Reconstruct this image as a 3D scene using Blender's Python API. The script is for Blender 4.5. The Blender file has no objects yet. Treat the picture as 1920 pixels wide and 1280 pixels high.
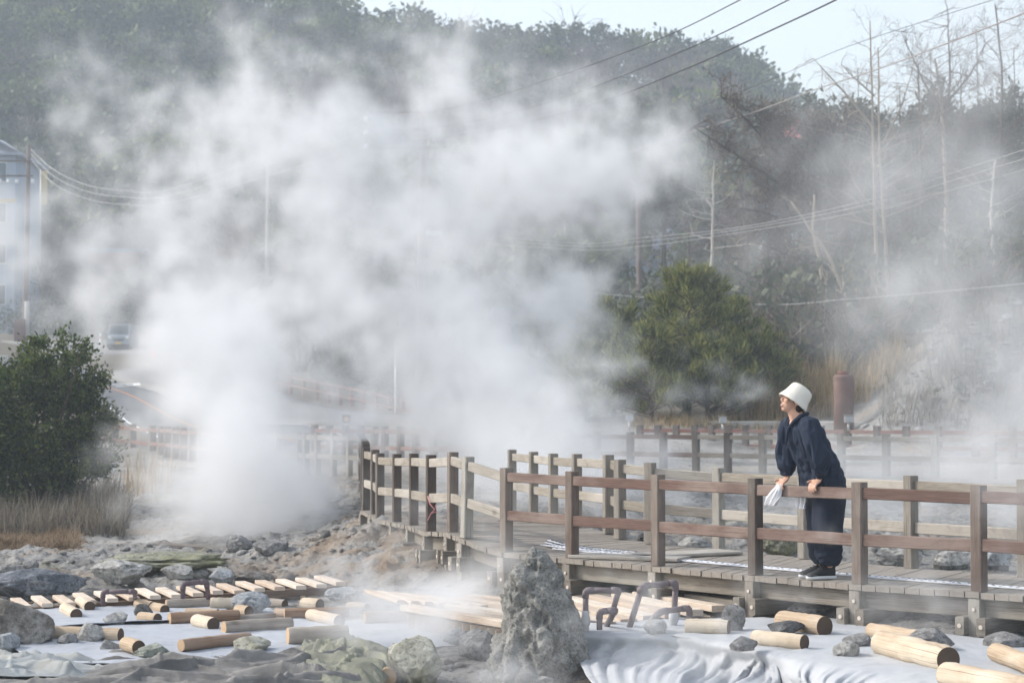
import bpy, math, random
import numpy as np
from mathutils import Vector, Matrix
# ------------------------------------------------------------------ camera, sky, sun, exposure
SC = bpy.context.scene
COL = SC.collection
FPX = 3733.0                      # focal length in pixels of the 1920 px wide photograph (70 mm)
PITCH = math.atan(124 / FPX)
CAMZ = 1.3
cd = bpy.data.cameras.new('camera'); cam = bpy.data.objects.new('camera', cd); COL.objects.link(cam)
cam.location = (0, 0, CAMZ); cam.rotation_euler = (math.pi / 2 + PITCH, 0, 0)
cd.sensor_width = 36; cd.lens = 36 * FPX / 1920; cd.clip_start = 0.5; cd.clip_end = 3000
cd.dof.use_dof = True; cd.dof.focus_distance = 15.0; cd.dof.aperture_fstop = 4.5
SC.camera = cam
SUN_EL, SUN_AZ = math.radians(36), math.radians(-80)     # azimuth measured from +Y (view direction), negative = left
w = bpy.data.worlds.new("World"); SC.world = w; w.use_nodes = True
wn = w.node_tree
sky = wn.nodes.new('ShaderNodeTexSky'); sky.sky_type = 'NISHITA'; sky.sun_disc = False
sky.sun_elevation = SUN_EL; sky.sun_rotation = SUN_AZ
sky.air_density = 1.2; sky.dust_density = 2.5; sky.ozone_density = 1.0
hs = wn.nodes.new('ShaderNodeHueSaturation'); hs.inputs['Saturation'].default_value = .5; hs.inputs['Value'].default_value = 1.12   # thin white overcast
wn.links.new(sky.outputs[0], hs.inputs['Color']); wn.links.new(hs.outputs[0], wn.nodes['Background'].inputs[0])
wn.nodes['Background'].inputs[1].default_value = 0.15
sl = bpy.data.lights.new('sun', 'SUN'); sl.energy = 2.0; sl.angle = math.radians(0.9); sl.color = (1.0, 0.955, 0.885)
so = bpy.data.objects.new('sun', sl); COL.objects.link(so)
sdir = Vector((math.sin(SUN_AZ) * math.cos(SUN_EL), math.cos(SUN_AZ) * math.cos(SUN_EL), math.sin(SUN_EL)))
so.rotation_euler = sdir.to_track_quat('Z', 'Y').to_euler()
SC.view_settings.view_transform = 'Standard'; SC.view_settings.look = 'None'
SC.view_settings.exposure = 0.76; SC.view_settings.gamma = 1
cy = SC.cycles
cy.max_bounces = 10; cy.diffuse_bounces = 2; cy.glossy_bounces = 2; cy.transmission_bounces = 4; cy.volume_bounces = 8; cy.volume_step_rate = 2.0
cy.transparent_max_bounces = 8; cy.use_denoising = True; cy.use_adaptive_sampling = True; cy.adaptive_threshold = 0.02
cy.caustics_reflective = False; cy.caustics_refractive = False
R = np.random.default_rng(7); random.seed(7)

# ------------------------------------------------------------------ pixel -> world helpers
def ray(px, py):
    u = (px - 960) / FPX; v = (640 - py) / FPX
    c, s = math.cos(PITCH), math.sin(PITCH)
    return Vector((u, c - v * s, s + v * c))
def P(px, py, d):                 # the point seen at (px,py) that stands d metres ahead
    r = ray(px, py); r = r * (d / r.y); return Vector((r.x, r.y, r.z + CAMZ))
def G(px, py, z):                 # the point seen at (px,py) that lies at height z
    r = ray(px, py); t = (z - CAMZ) / r.z; return Vector((r.x * t, r.y * t, z))

# ------------------------------------------------------------------ numpy noise
_perm = np.random.default_rng(3).permutation(4096).astype(np.int64)
def _h(ix, iy, iz):
    return _perm[(_perm[(_perm[ix & 4095] + iy) & 4095] + iz) & 4095] / 4095.0
def vnoise(p, seed=0, lin=False):
    p = np.asarray(p, float) + seed * 17.31
    i = np.floor(p).astype(np.int64); f = p - i
    if not lin: f = f * f * f * (f * (f * 6 - 15) + 10)
    x, y, z = i[..., 0], i[..., 1], i[..., 2]; fx, fy, fz = f[..., 0], f[..., 1], f[..., 2]
    def l(a, b, t): return a + (b - a) * t
    a = l(l(_h(x, y, z), _h(x + 1, y, z), fx), l(_h(x, y + 1, z), _h(x + 1, y + 1, z), fx), fy)
    b = l(l(_h(x, y, z + 1), _h(x + 1, y, z + 1), fx), l(_h(x, y + 1, z + 1), _h(x + 1, y + 1, z + 1), fx), fy)
    return l(a, b, fz) * 2 - 1
def fbm(p, o=4, seed=0, ridged=False):
    p = np.asarray(p, float); t = 0; a = 1; s = 0
    for k in range(o):
        n = vnoise(p * 2 ** k, seed + k)
        if ridged: n = 1 - 2 * np.abs(n)
        t = t + a * n; s += a; a *= .5
    return t / s
def N3(x, y, z=None):
    x = np.asarray(x, float); y = np.asarray(y, float)
    return np.stack([x, y, np.zeros_like(x) if z is None else np.broadcast_to(z, x.shape)], -1)

# ------------------------------------------------------------------ object helpers
def tag(o, label=None, cat=None, group=None, kind=None):
    if label: o['label'] = label
    if cat: o['category'] = cat
    if group: o['group'] = group
    if kind: o['kind'] = kind
    return o
def empty(name, loc=(0, 0, 0), label=None, cat=None, group=None):
    o = bpy.data.objects.new(name, None); COL.objects.link(o); o.location = loc; o.empty_display_size = .2
    return tag(o, label, cat, group)
def link(name, me, parent=None):
    o = bpy.data.objects.new(name, me); COL.objects.link(o)
    if parent is not None:
        o.parent = parent; o.matrix_parent_inverse = Matrix.Translation(-Vector(parent.location))
    return o
class MB:
    def __init__(s): s.v = []; s.f = []; s.uv = []; s.mi = []; s.sm = []
    def face(s, idx, uv, mi=0, sm=False): s.f.append(idx); s.uv.append(uv); s.mi.append(mi); s.sm.append(sm)
    def prism(s, p0, p1, w, h, up=(0, 0, 1), ch=.006, mi=0, capmi=None, u0=None):
        p0 = Vector(p0); p1 = Vector(p1); ax = (p1 - p0); L = ax.length; ax.normalize()
        up = Vector(up); side = ax.cross(up).normalized(); up = side.cross(ax).normalized()
        a, b = w / 2, h / 2; c = min(ch, a * .4, b * .4)
        pr = [(-a + c, -b), (a - c, -b), (a, -b + c), (a, b - c), (a - c, b), (-a + c, b), (-a, b - c), (-a, -b + c)]
        n = len(s.v); u0 = random.random() * 50 if u0 is None else u0
        for p in (p0, p1):
            for x, y in pr: s.v.append(p + side * x + up * y)
        per = 0
        for k in range(8):
            j = (k + 1) % 8; e = math.dist(pr[k], pr[j])
            s.face((n + k, n + j, n + 8 + j, n + 8 + k), ((u0, per), (u0, per + e), (u0 + L, per + e), (u0 + L, per)), mi); per += e
        cm = mi if capmi is None else capmi
        s.face(tuple(n + k for k in reversed(range(8))), tuple((u0 + pr[k][0] * .3, pr[k][1] * 3) for k in reversed(range(8))), cm)
        s.face(tuple(n + 8 + k for k in range(8)), tuple((u0 + pr[k][0] * .3, pr[k][1] * 3) for k in range(8)), cm)
    def box(s, c, sx, sy, sz, rz=0, ch=.006, mi=0):
        c = Vector(c); d = Vector((math.cos(rz), math.sin(rz), 0)) * sx / 2
        s.prism(c - d, c + d, sy, sz, ch=ch, mi=mi)
    def tube(s, pts, rad, n=8, mi=0, caps=True, capmi=None, jit=0, sm=True):
        pts = [Vector(p) for p in pts]; m = len(pts)
        rad = [rad] * m if isinstance(rad, (int, float)) else rad
        base = len(s.v); u0 = random.random() * 50; u = u0; ref = None; us = []
        for k in range(m):
            t = (pts[min(k + 1, m - 1)] - pts[max(k - 1, 0)]).normalized()
            if ref is None: ref = t.orthogonal().normalized()
            ref = (ref - t * ref.dot(t)); ref = ref.normalized() if ref.length > 1e-5 else t.orthogonal().normalized()
            b = t.cross(ref)
            if k: u += (pts[k] - pts[k - 1]).length
            us.append(u)
            for q in range(n):
                a = 2 * math.pi * q / n; r = rad[k] * (1 + jit * (random.random() - .5))
                s.v.append(pts[k] + (ref * math.cos(a) + b * math.sin(a)) * r)
        for k in range(m - 1):
            for q in range(n):
                j = (q + 1) % n; v0 = 2 * math.pi * q / n * rad[0]; v1 = 2 * math.pi * (q + 1) / n * rad[0]
                s.face((base + k * n + q, base + k * n + j, base + (k + 1) * n + j, base + (k + 1) * n + q),
                       ((us[k], v0), (us[k], v1), (us[k + 1], v1), (us[k + 1], v0)), mi, sm)
        if caps:
            cm = mi if capmi is None else capmi
            for k, rev in ((0, True), (m - 1, False)):
                o = list(range(n)); o = o[::-1] if rev else o
                s.face(tuple(base + k * n + q for q in o), tuple((math.cos(6.283 * q / n) * rad[k], math.sin(6.283 * q / n) * rad[k]) for q in o), cm)
    def loft(s, rings, n=20, mi=0, sm=True):   # rings: (centre, axis_u, axis_v, ru, rv)
        base = len(s.v)
        for c, au, av, ru, rv in rings:
            c = Vector(c); au = Vector(au).normalized(); av = Vector(av).normalized()
            for q in range(n):
                a = 2 * math.pi * q / n; s.v.append(c + au * ru * math.cos(a) + av * rv * math.sin(a))
        for k in range(len(rings) - 1):
            for q in range(n):
                j = (q + 1) % n
                s.face((base + k * n + q, base + k * n + j, base + (k + 1) * n + j, base + (k + 1) * n + q), ((q / n, k), ((q + 1) / n, k), ((q + 1) / n, k + 1), (q / n, k + 1)), mi, sm)
        s.face(tuple(base + q for q in reversed(range(n))), tuple((0, 0) for _ in range(n)), mi, sm)
        e = base + (len(rings) - 1) * n
        s.face(tuple(e + q for q in range(n)), tuple((0, 0) for _ in range(n)), mi, sm)
    def ball(s, c, r, ax=None, n=14, m=9, mi=0):
        c = Vector(c); r = Vector(r) if not isinstance(r, (int, float)) else Vector((r, r, r))
        X, Y, Z = ax if ax else (Vector((1, 0, 0)), Vector((0, 1, 0)), Vector((0, 0, 1)))
        base = len(s.v)
        for i in range(1, m):
            th = math.pi * i / m
            for q in range(n):
                a = 2 * math.pi * q / n
                s.v.append(c + X * (r.x * math.sin(th) * math.cos(a)) + Y * (r.y * math.sin(th) * math.sin(a)) + Z * (r.z * math.cos(th)))
        t = len(s.v); s.v.append(c + Z * r.z); s.v.append(c - Z * r.z); z4 = ((0, 0),) * 4
        for i in range(m - 2):
            for q in range(n):
                j = (q + 1) % n; s.face((base + i * n + q, base + (i + 1) * n + q, base + (i + 1) * n + j, base + i * n + j), z4, mi, True)
        for q in range(n):
            j = (q + 1) % n
            s.face((t, base + q, base + j), z4[:3], mi, True); e = base + (m - 2) * n; s.face((t + 1, e + j, e + q), z4[:3], mi, True)
    def quad(s, a, b, c, d, mi=0, uv=((0, 0), (1, 0), (1, 1), (0, 1))):
        n = len(s.v); s.v += [Vector(a), Vector(b), Vector(c), Vector(d)]; s.face((n, n + 1, n + 2, n + 3), uv, mi)
    def build(s, name, mats, parent=None):
        me = bpy.data.meshes.new(name); me.from_pydata([tuple(v) for v in s.v], [], s.f)
        uvl = me.uv_layers.new(name='UVMap'); flat = [c for u in s.uv for p in u for c in p]; uvl.data.foreach_set('uv', flat)
        for m in (mats if isinstance(mats, (list, tuple)) else [mats]): me.materials.append(m)
        me.polygons.foreach_set('material_index', s.mi); me.polygons.foreach_set('use_smooth', s.sm); me.update()
        return link(name, me, parent)
def mesh_np(name, V, F, mats, parent=None, smooth=False, mi=None, uv=None):
    V = np.asarray(V, np.float32); F = np.asarray(F, np.int32); k = F.shape[1]
    me = bpy.data.meshes.new(name); me.vertices.add(len(V)); me.vertices.foreach_set('co', V.ravel())
    me.loops.add(F.size); me.loops.foreach_set('vertex_index', F.ravel())
    me.polygons.add(len(F)); me.polygons.foreach_set('loop_start', np.arange(0, F.size, k, dtype=np.int32))
    try: me.polygons.foreach_set('loop_total', np.full(len(F), k, np.int32))
    except Exception: pass
    for m in (mats if isinstance(mats, (list, tuple)) else [mats]): me.materials.append(m)
    if mi is not None: me.polygons.foreach_set('material_index', np.asarray(mi, np.int32))
    if smooth: me.polygons.foreach_set('use_smooth', np.ones(len(F), bool))
    me.update(calc_edges=True); me.validate()
    if uv is not None:
        l = me.uv_layers.new(name='UVMap'); l.data.foreach_set('uv', np.asarray(uv, np.float32)[F.ravel()].ravel())
    return link(name, me, parent)
def grid_faces(nr, nc):
    i = np.arange(nr - 1)[:, None] * nc + np.arange(nc - 1)[None]; i = i.ravel()
    return np.stack([i, i + 1, i + nc + 1, i + nc], 1)

# ------------------------------------------------------------------ materials
class NT:
    def __init__(s, name):
        s.m = bpy.data.materials.new(name); s.m.use_nodes = True; s.t = s.m.node_tree; s.b = s.t.nodes['Principled BSDF']; s.b.inputs['Specular IOR Level'].default_value = .25
    def n(s, typ, **kw):
        x = s.t.nodes.new(typ)
        for k, v in kw.items(): setattr(x, k, v)
        return x
    def l(s, a, b): s.t.links.new(a, b)
    def coord(s, kind='Object', scale=(1, 1, 1)):
        c = s.n('ShaderNodeTexCoord'); m = s.n('ShaderNodeMapping'); m.inputs['Scale'].default_value = scale; s.l(c.outputs[kind], m.inputs[0]); return m.outputs[0]
    def noise(s, vec, scale=5, detail=6, rough=.6, dist=0):
        x = s.n('ShaderNodeTexNoise'); x.inputs['Scale'].default_value = scale; x.inputs['Detail'].default_value = detail; x.inputs['Roughness'].default_value = rough; x.inputs['Distortion'].default_value = dist
        s.l(vec, x.inputs['Vector']); return x.outputs['Fac']
    def ramp(s, fac, stops):
        x = s.n('ShaderNodeValToRGB'); e = x.color_ramp.elements
        while len(e) < len(stops): e.new(.5)
        for q, (p, c) in zip(e, stops): q.position = p; q.color = (*c, 1) if len(c) == 3 else c
        s.l(fac, x.inputs[0]); return x.outputs[0]
    def mix(s, fac, a, b, mode='MIX'):
        x = s.n('ShaderNodeMix', data_type='RGBA', blend_type=mode)
        for k, v in ((0, fac), (6, a), (7, b)):
            if isinstance(v, (int, float)): x.inputs[k].default_value = v
            elif isinstance(v, tuple): x.inputs[k].default_value = (*v, 1)
            else: s.l(v, x.inputs[k])
        return x.outputs[2]
    def math(s, op, a, b=0., c=0.):
        x = s.n('ShaderNodeMath', operation=op)
        for k, v in enumerate((a, b, c)):
            if isinstance(v, (int, float)): x.inputs[k].default_value = v
            else: s.l(v, x.inputs[k])
        return x.outputs[0]
    def bump(s, h, strength=.3, dist=.01):
        x = s.n('ShaderNodeBump'); x.inputs['Strength'].default_value = strength; x.inputs['Distance'].default_value = dist
        s.l(h, x.inputs['Height']); s.l(x.outputs[0], s.b.inputs['Normal'])
    def out(s, col, rough=.8):
        if isinstance(col, tuple): s.b.inputs['Base Color'].default_value = (*col, 1)
        else: s.l(col, s.b.inputs['Base Color'])
        s.b.inputs['Roughness'].default_value = rough; return s.m
G3 = lambda g: (g, g, g)
def M_wood(name, c1, c2, c3=None, grain=1., worn=.35):
    t = NT(name); v = t.coord('UV', (3 * grain, 70 * grain, 1)); a = t.noise(v, 1.6, 6, .65, .6)
    r = t.ramp(a, [(.3, c1), (.7, c2)])
    pat = t.noise(t.coord('UV', (1.1, 3, 1)), 1.5, 4, .6); oi = t.n('ShaderNodeObjectInfo')
    k = t.math('ADD', pat, t.math('MULTIPLY', t.math('SUBTRACT', oi.outputs['Random'], .5), .45))
    r = t.mix(t.ramp(k, [(.5 - worn * .3, G3(0)), (.72, G3(.85))]), r, c3 or tuple(min(1, x * 1.5 + .05) for x in c2))
    cr = t.noise(t.coord('UV', (1.2 * grain, 160 * grain, 1)), 1.0, 3, .5)
    r = t.mix(t.ramp(cr, [(.30, G3(.75)), (.40, G3(0))]), r, tuple(x * .35 for x in c1))
    dt = t.noise(t.coord('Object'), 3.2, 7, .68, .4); r = t.mix(t.ramp(dt, [(.53, G3(0)), (.70, G3(.55))]), r, tuple(x * .75 + .03 for x in c1)); kn = t.noise(t.coord('UV', (3, 6, 1)), 1.2, 1, .4); r = t.mix(t.ramp(kn, [(.71, G3(0)), (.80, G3(.6))]), r, tuple(x * .5 for x in c1))
    t.bump(t.math('ADD', a, t.math('MULTIPLY', cr, .6)), .5, .005); return t.out(r, .85)
def M_rock(name, dark, mid, light, sc=1., moss=None):
    t = NT(name); v = t.coord('Object'); a = t.noise(v, 4.5 * sc, 9, .68, .3); b = t.noise(v, 26 * sc, 7, .72)
    r = t.ramp(a, [(.3, dark), (.5, mid), (.7, light)])
    r = t.mix(t.ramp(b, [(.36, G3(.75)), (.5, G3(0))]), r, tuple(x * .45 for x in dark))
    r = t.mix(t.ramp(b, [(.58, G3(0)), (.72, G3(.7))]), r, tuple(min(.85, x * 1.25) for x in light))
    if moss: r = t.mix(t.ramp(t.noise(v, 2.5 * sc, 5, .6), [(.5, G3(0)), (.64, G3(.8))]), r, moss)
    h = t.math('ADD', t.math('MULTIPLY', b, .5), a); t.bump(h, 1.0, .045 / sc ** .5); return t.out(r, .92)
def M_flat(name, c, rough=.6, var=.12, sc=3., metal=0):
    t = NT(name); a = t.noise(t.coord('Object'), sc, 6, .65); t.b.inputs['Metallic'].default_value = metal
    return t.out(t.mix(a, tuple(x * (1 - var) for x in c), tuple(min(1, x * (1 + var)) for x in c)), rough)
def M_leaf(name, c1, c2, c3, trans=.3, scale=1.2, far=False):
    t = NT(name); g = t.n('ShaderNodeNewGeometry'); rp = g.outputs['Random Per Island']
    a = t.noise(t.coord('Object'), scale, 3, .6)
    k = t.math('ADD', t.math('MULTIPLY', rp, .6), t.math('MULTIPLY', a, .6))
    if far: k = t.math('ADD', t.math('MULTIPLY', rp, .28), t.math('SUBTRACT', t.math('MULTIPLY', a, 1.7), .42))
    r = t.ramp(k, [(.3, c1), (.6, c2), (.85, c3)])
    t.l(r, t.b.inputs['Base Color']); t.b.inputs['Roughness'].default_value = .6
    tr = t.n('ShaderNodeBsdfTranslucent'); t.l(r, tr.inputs[0]); mx = t.n('ShaderNodeMixShader'); mx.inputs[0].default_value = trans
    t.l(t.b.outputs[0], mx.inputs[1]); t.l(tr.outputs[0], mx.inputs[2]); t.l(mx.outputs[0], t.t.nodes['Material Output'].inputs[0]); return t.m
def M_cloth(name, c, c2, sc=2., stain=None, weave=0):
    t = NT(name); v = t.coord('Object'); a = t.noise(v, sc, 6, .6)
    r = t.mix(t.ramp(a, [(.35, G3(0)), (.65, G3(1))]), c, c2)
    if stain: r = t.mix(t.ramp(t.noise(v, sc * .9 + 1, 5, .7, .5), [(.52, G3(0)), (.68, G3(.75))]), r, stain)
    if not stain: r = t.mix(t.ramp(t.noise(v, 2.6, 7, .7, .6), [(.54, G3(0)), (.72, G3(.6))]), r, tuple(x * .62 for x in c)); r = t.mix(t.ramp(t.noise(v, 16, 5, .7), [(.60, G3(0)), (.74, G3(.45))]), r, (.24, .22, .19))
    t.bump(t.noise(v, sc * 7, 5, .6), .35, .012); return t.out(r, .8)
M = {}
M['rail_red'] = M_wood('rail_red_wood', (.10, .06, .048), (.195, .128, .105), (.27, .21, .18), worn=.0)
M['rail_pale'] = M_wood('rail_pale_wood', (.19, .165, .135), (.37, .33, .275), (.45, .415, .37))
M['post'] = M_wood('post_wood', (.085, .06, .048), (.185, .14, .115), (.27, .235, .205))
M['post_dark'] = M_wood('dark_post_wood', (.06, .045, .038), (.13, .10, .085), (.2, .18, .16))
M['post_pale'] = M_wood('pale_post_wood', (.16, .14, .12), (.32, .29, .25), (.4, .38, .34))
M['red_fence'] = M_wood('red_fence_wood', (.14, .055, .04), (.26, .12, .09), (.3, .2, .17))
M['deck'] = M_wood('deck_wood', (.19, .165, .14), (.36, .325, .285), (.46, .43, .39))
M['beam'] = M_wood('beam_wood', (.13, .11, .09), (.27, .24, .20), (.33, .31, .27))
M['slat'] = M_wood('fresh_slat_wood', (.48, .37, .28), (.66, .54, .43), (.74, .66, .56))
M['slat_dark'] = M_wood('dark_beam_wood', (.12, .075, .05), (.25, .17, .12), (.3, .24, .2))  # darker brown wood for the beams below slats and boards
M['log'] = M_wood('peeled_log', (.36, .265, .18), (.56, .44, .315), (.66, .585, .475), grain=.6)
M['log_grey'] = M_wood('weathered_log', (.18, .14, .11), (.36, .31, .26), (.48, .44, .39), grain=.6)
M['log_brown'] = M_wood('brown_log', (.16, .09, .055), (.33, .215, .14), (.42, .33, .26), grain=.6)
t = NT('log_shaded_cut_end'); a_ = t.n('ShaderNodeTexWave', wave_type='RINGS', rings_direction='SPHERICAL'); a_.inputs['Scale'].default_value = 90; a_.inputs['Distortion'].default_value = 2; t.l(t.coord('UV'), a_.inputs[0])
M['cut'] = t.out(t.mix(t.noise(t.coord('Object'), 14, 5), t.mix(a_.outputs['Fac'], (.10, .07, .05), (.155, .11, .08)), (.075, .055, .042)), .9)  # shade on the right-hand log ends is put into this darker colour
t = NT('log_pale_cut_end'); M['cut_pale'] = t.out(t.mix(t.noise(t.coord('Object'), 14, 5), (.56, .40, .26), (.42, .29, .18)), .9)
M['rock'] = M_rock('grey_rock', (.13, .125, .12), (.30, .295, .29), (.52, .51, .50))
M['rock_pale'] = M_rock('pale_rock', (.26, .25, .235), (.46, .45, .43), (.68, .67, .64))
M['rock_dark'] = M_rock('dark_rock', (.07, .07, .07), (.15, .15, .15), (.32, .32, .32))
M['rock_blue'] = M_rock('bluish_rock', (.2, .215, .23), (.37, .39, .41), (.6, .62, .64))
M['rock_darkblue'] = M_rock('dark_bluish_rock', (.075, .085, .10), (.16, .175, .20), (.40, .41, .43))
M['rock_green'] = M_rock('greenish_rock', (.17, .18, .15), (.34, .36, .31), (.52, .53, .48))
M['rock_brown'] = M_rock('brown_rock', (.13, .115, .10), (.25, .23, .205), (.46, .44, .41))
M['rock_yellow'] = M_rock('sulphur_rock', (.25, .24, .19), (.46, .45, .38), (.64, .64, .60), moss=(.46, .45, .30))
M['rock_moss'] = M_rock('mossy_rock', (.16, .16, .12), (.3, .3, .23), (.48, .47, .4), moss=(.23, .225, .12))
M['cone'] = M_rock('cone_rock', (.17, .166, .155), (.31, .305, .285), (.50, .485, .45), sc=2.2)
M['tarp'] = M_cloth('white_sheet', (.36, .38, .42), (.43, .45, .485), 1.6)
M['tarp_bright'] = M_cloth('bright_sheet', (.40, .415, .445), (.47, .48, .49), 1.6)
M['tarp_grey'] = M_cloth('grey_cloth', (.115, .11, .105), (.25, .24, .23), 3.0, stain=(.33, .31, .275))
M['tarp_blue'] = M_cloth('pale_bluish_cloth', (.24, .265, .275), (.36, .365, .36), 3.0, stain=(.38, .365, .32))
M['tarp_green'] = M_cloth('stained_cloth', (.15, .155, .125), (.27, .27, .22), 4.0, stain=(.36, .355, .23))
M['pipe'] = M_flat('brown_pipe', (.135, .10, .11), .45, .2, 20)
M['pipe_pale'] = M_flat('mauve_pipe', (.185, .15, .155), .5, .15, 14)
M['pvc'] = M_flat('grey_pvc', (.52, .52, .52), .4, .1, 8)
M['steel'] = M_flat('steel', (.45, .45, .45), .4, .1, 8, .6)
M['bolt'] = M_flat('pale_bolt', (.62, .55, .48), .6)
M['white'] = M_flat('white_paint', (.76, .77, .78), .55, .05)
M['strip'] = M_flat('white_strip', (.72, .74, .80), .5, .05)
M['black'] = M_flat('black_plastic', (.02, .02, .022), .5)
M['bark'] = M_flat('dark_bark', (.085, .065, .052), .95, .4, 9)
M['bark_pale'] = M_flat('pale_bark', (.33, .275, .22), .95, .35, 7)
M['bark_white'] = M_flat('bleached_bark', (.46, .42, .38), .9, .2, 6)
M['twig'] = M_flat('twig_bark', (.115, .085, .068), .95, .4, 5)
M['twig_brown'] = M_flat('brown_twig', (.17, .115, .08), .95, .4, 3)
M['pole'] = M_flat('pole_concrete', (.33, .30, .29), .9, .12, 2)
M['pole_brown'] = M_flat('brown_pole', (.14, .11, .10), .9, .2, 2)
M['wire'] = M_flat('wire', (.05, .05, .055), .6)
M['concrete'] = M_flat('concrete', (.46, .45, .43), .95, .2, 6)
M['rust'] = M_flat('rusty_pipe', (.19, .125, .11), .8, .3, 5)
M['leaf_shrub'] = M_leaf('shrub_leaf', (.026, .044, .018), (.070, .105, .032), (.17, .20, .05), .35, 1.6)
M['leaf_pine'] = M_leaf('pine_leaf', (.06, .08, .024), (.165, .19, .05), (.32, .31, .10), .4, .6)
M['leaf_dull'] = M_leaf('dull_leaf', (.03, .042, .026), (.07, .085, .05), (.12, .13, .07), .25, .4)
M['twigs_cloud'] = M_leaf('bare_twigs', (.08, .062, .05), (.135, .105, .085), (.21, .165, .13), .15, .5)
M['twigs_pale'] = M_leaf('pale_twigs', (.14, .11, .095), (.23, .19, .165), (.34, .29, .26), .2, .5)
M['dry'] = M_leaf('dry_reed', (.20, .14, .07), (.37, .27, .145), (.55, .43, .25), .3, .8)
M['dry_grey'] = M_leaf('dry_grass_leaf', (.085, .075, .062), (.17, .15, .12), (.29, .255, .20), .25, 1.0)
M['dry_tan'] = M_leaf('dead_grass_leaf', (.15, .105, .07), (.27, .19, .125), (.38, .29, .19), .25, 1.2)
M['far_green'] = M_leaf('far_evergreen', (.020, .032, .015), (.052, .070, .028), (.14, .155, .055), .2, .2, True)
M['far_olive'] = M_leaf('far_olive', (.06, .075, .025), (.13, .15, .045), (.23, .24, .08), .2, .2, True)
M['far_bare'] = M_leaf('far_bare_twigs', (.075, .058, .052), (.145, .112, .10), (.22, .175, .155), .2, .15, True)
# ground
t = NT('ground_soil'); v = t.coord('Object'); a_ = t.noise(v, .9, 8, .62, .4); b_ = t.noise(v, 9, 8, .72)
c_ = t.ramp(a_, [(.30, (.17, .163, .155)), (.46, (.30, .29, .275)), (.6, (.41, .40, .385)), (.76, (.54, .53, .52))])
c_ = t.mix(t.ramp(t.noise(v, .55, 5, .6), [(.54, G3(0)), (.66, G3(.6))]), c_, (.40, .28, .17))
c_ = t.mix(t.ramp(t.noise(v, .8, 6, .65), [(.60, G3(0)), (.70, G3(.55))]), c_, (.36, .35, .17))
c_ = t.mix(t.ramp(b_, [(.36, G3(.85)), (.50, G3(0))]), c_, (.06, .056, .05)); d_ = t.noise(v, 30, 4, .7); c_ = t.mix(t.ramp(d_, [(.56, G3(0)), (.68, G3(.6))]), c_, (.50, .49, .475))
g_ = t.n('ShaderNodeSeparateXYZ'); t.l(v, g_.inputs[0])
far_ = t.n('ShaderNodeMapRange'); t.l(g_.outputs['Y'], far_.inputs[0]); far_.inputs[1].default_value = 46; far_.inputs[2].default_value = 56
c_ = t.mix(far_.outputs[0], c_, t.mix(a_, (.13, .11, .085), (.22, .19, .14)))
dv = t.n('ShaderNodeVectorMath', operation='DISTANCE'); t.l(v, dv.inputs[0]); dv.inputs[1].default_value = (-1.0, 20.6, -.3)
mr_ = t.n('ShaderNodeMapRange'); t.l(dv.outputs['Value'], mr_.inputs[0]); mr_.inputs[1].default_value = 2.6; mr_.inputs[2].default_value = .6
c_ = t.mix(t.math('MULTIPLY', mr_.outputs[0], t.ramp(t.noise(v, 3, 6, .65), [(.38, G3(0)), (.55, G3(.85))])), c_, (.31, .215, .135))
t.bump(t.math('ADD', t.math('MULTIPLY', a_, .6), b_), 1.0, .09); M['soil'] = t.out(c_, .95)
t = NT('forest_floor'); M['floor'] = t.out(t.mix(t.noise(t.coord('Object'), .08, 6), (.045, .042, .032), (.10, .085, .07)), .95)
t = NT('asphalt'); v = t.coord('Object'); M['asphalt'] = t.out(t.mix(t.noise(v, .6, 6), t.mix(t.noise(v, 30, 3), (.085, .09, .10), (.12, .125, .135)), (.16, .165, .17)), .9)
t = NT('pavement_concrete'); v = t.coord('Object'); M['pave'] = t.out(t.mix(t.noise(v, .5, 6), (.20, .19, .18), (.29, .28, .268)), .9)
M['orange'] = M_flat('orange_line', (.62, .26, .08), .8)
M['skin'] = M_flat('skin', (.60, .36, .26), .5, .06, 12)
M['lip'] = M_flat('lip', (.45, .17, .14), .4)
M['hair'] = M_flat('hair', (.022, .015, .012), .5, .3, 40)
t = NT('navy_cotton'); v = t.coord('Object'); t.bump(t.noise(v, 16, 5, .6), .35, .012)
M['navy'] = t.out(t.mix(t.noise(v, 6, 6), (.011, .018, .036), (.022, .033, .060)), .85)
M['navy_dark'] = M_flat('navy_trousers', (.013, .019, .036), .85, .25, 7)
t = NT('cream_felt'); v = t.coord('Object'); t.bump(t.noise(v, 60, 5, .6), .3, .004); M['hat'] = t.out(t.mix(t.noise(v, 12, 5), (.70, .66, .58), (.80, .77, .70)), .9)
M['towel'] = M_flat('white_towel', (.80, .80, .82), .9, .05, 8)

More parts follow.
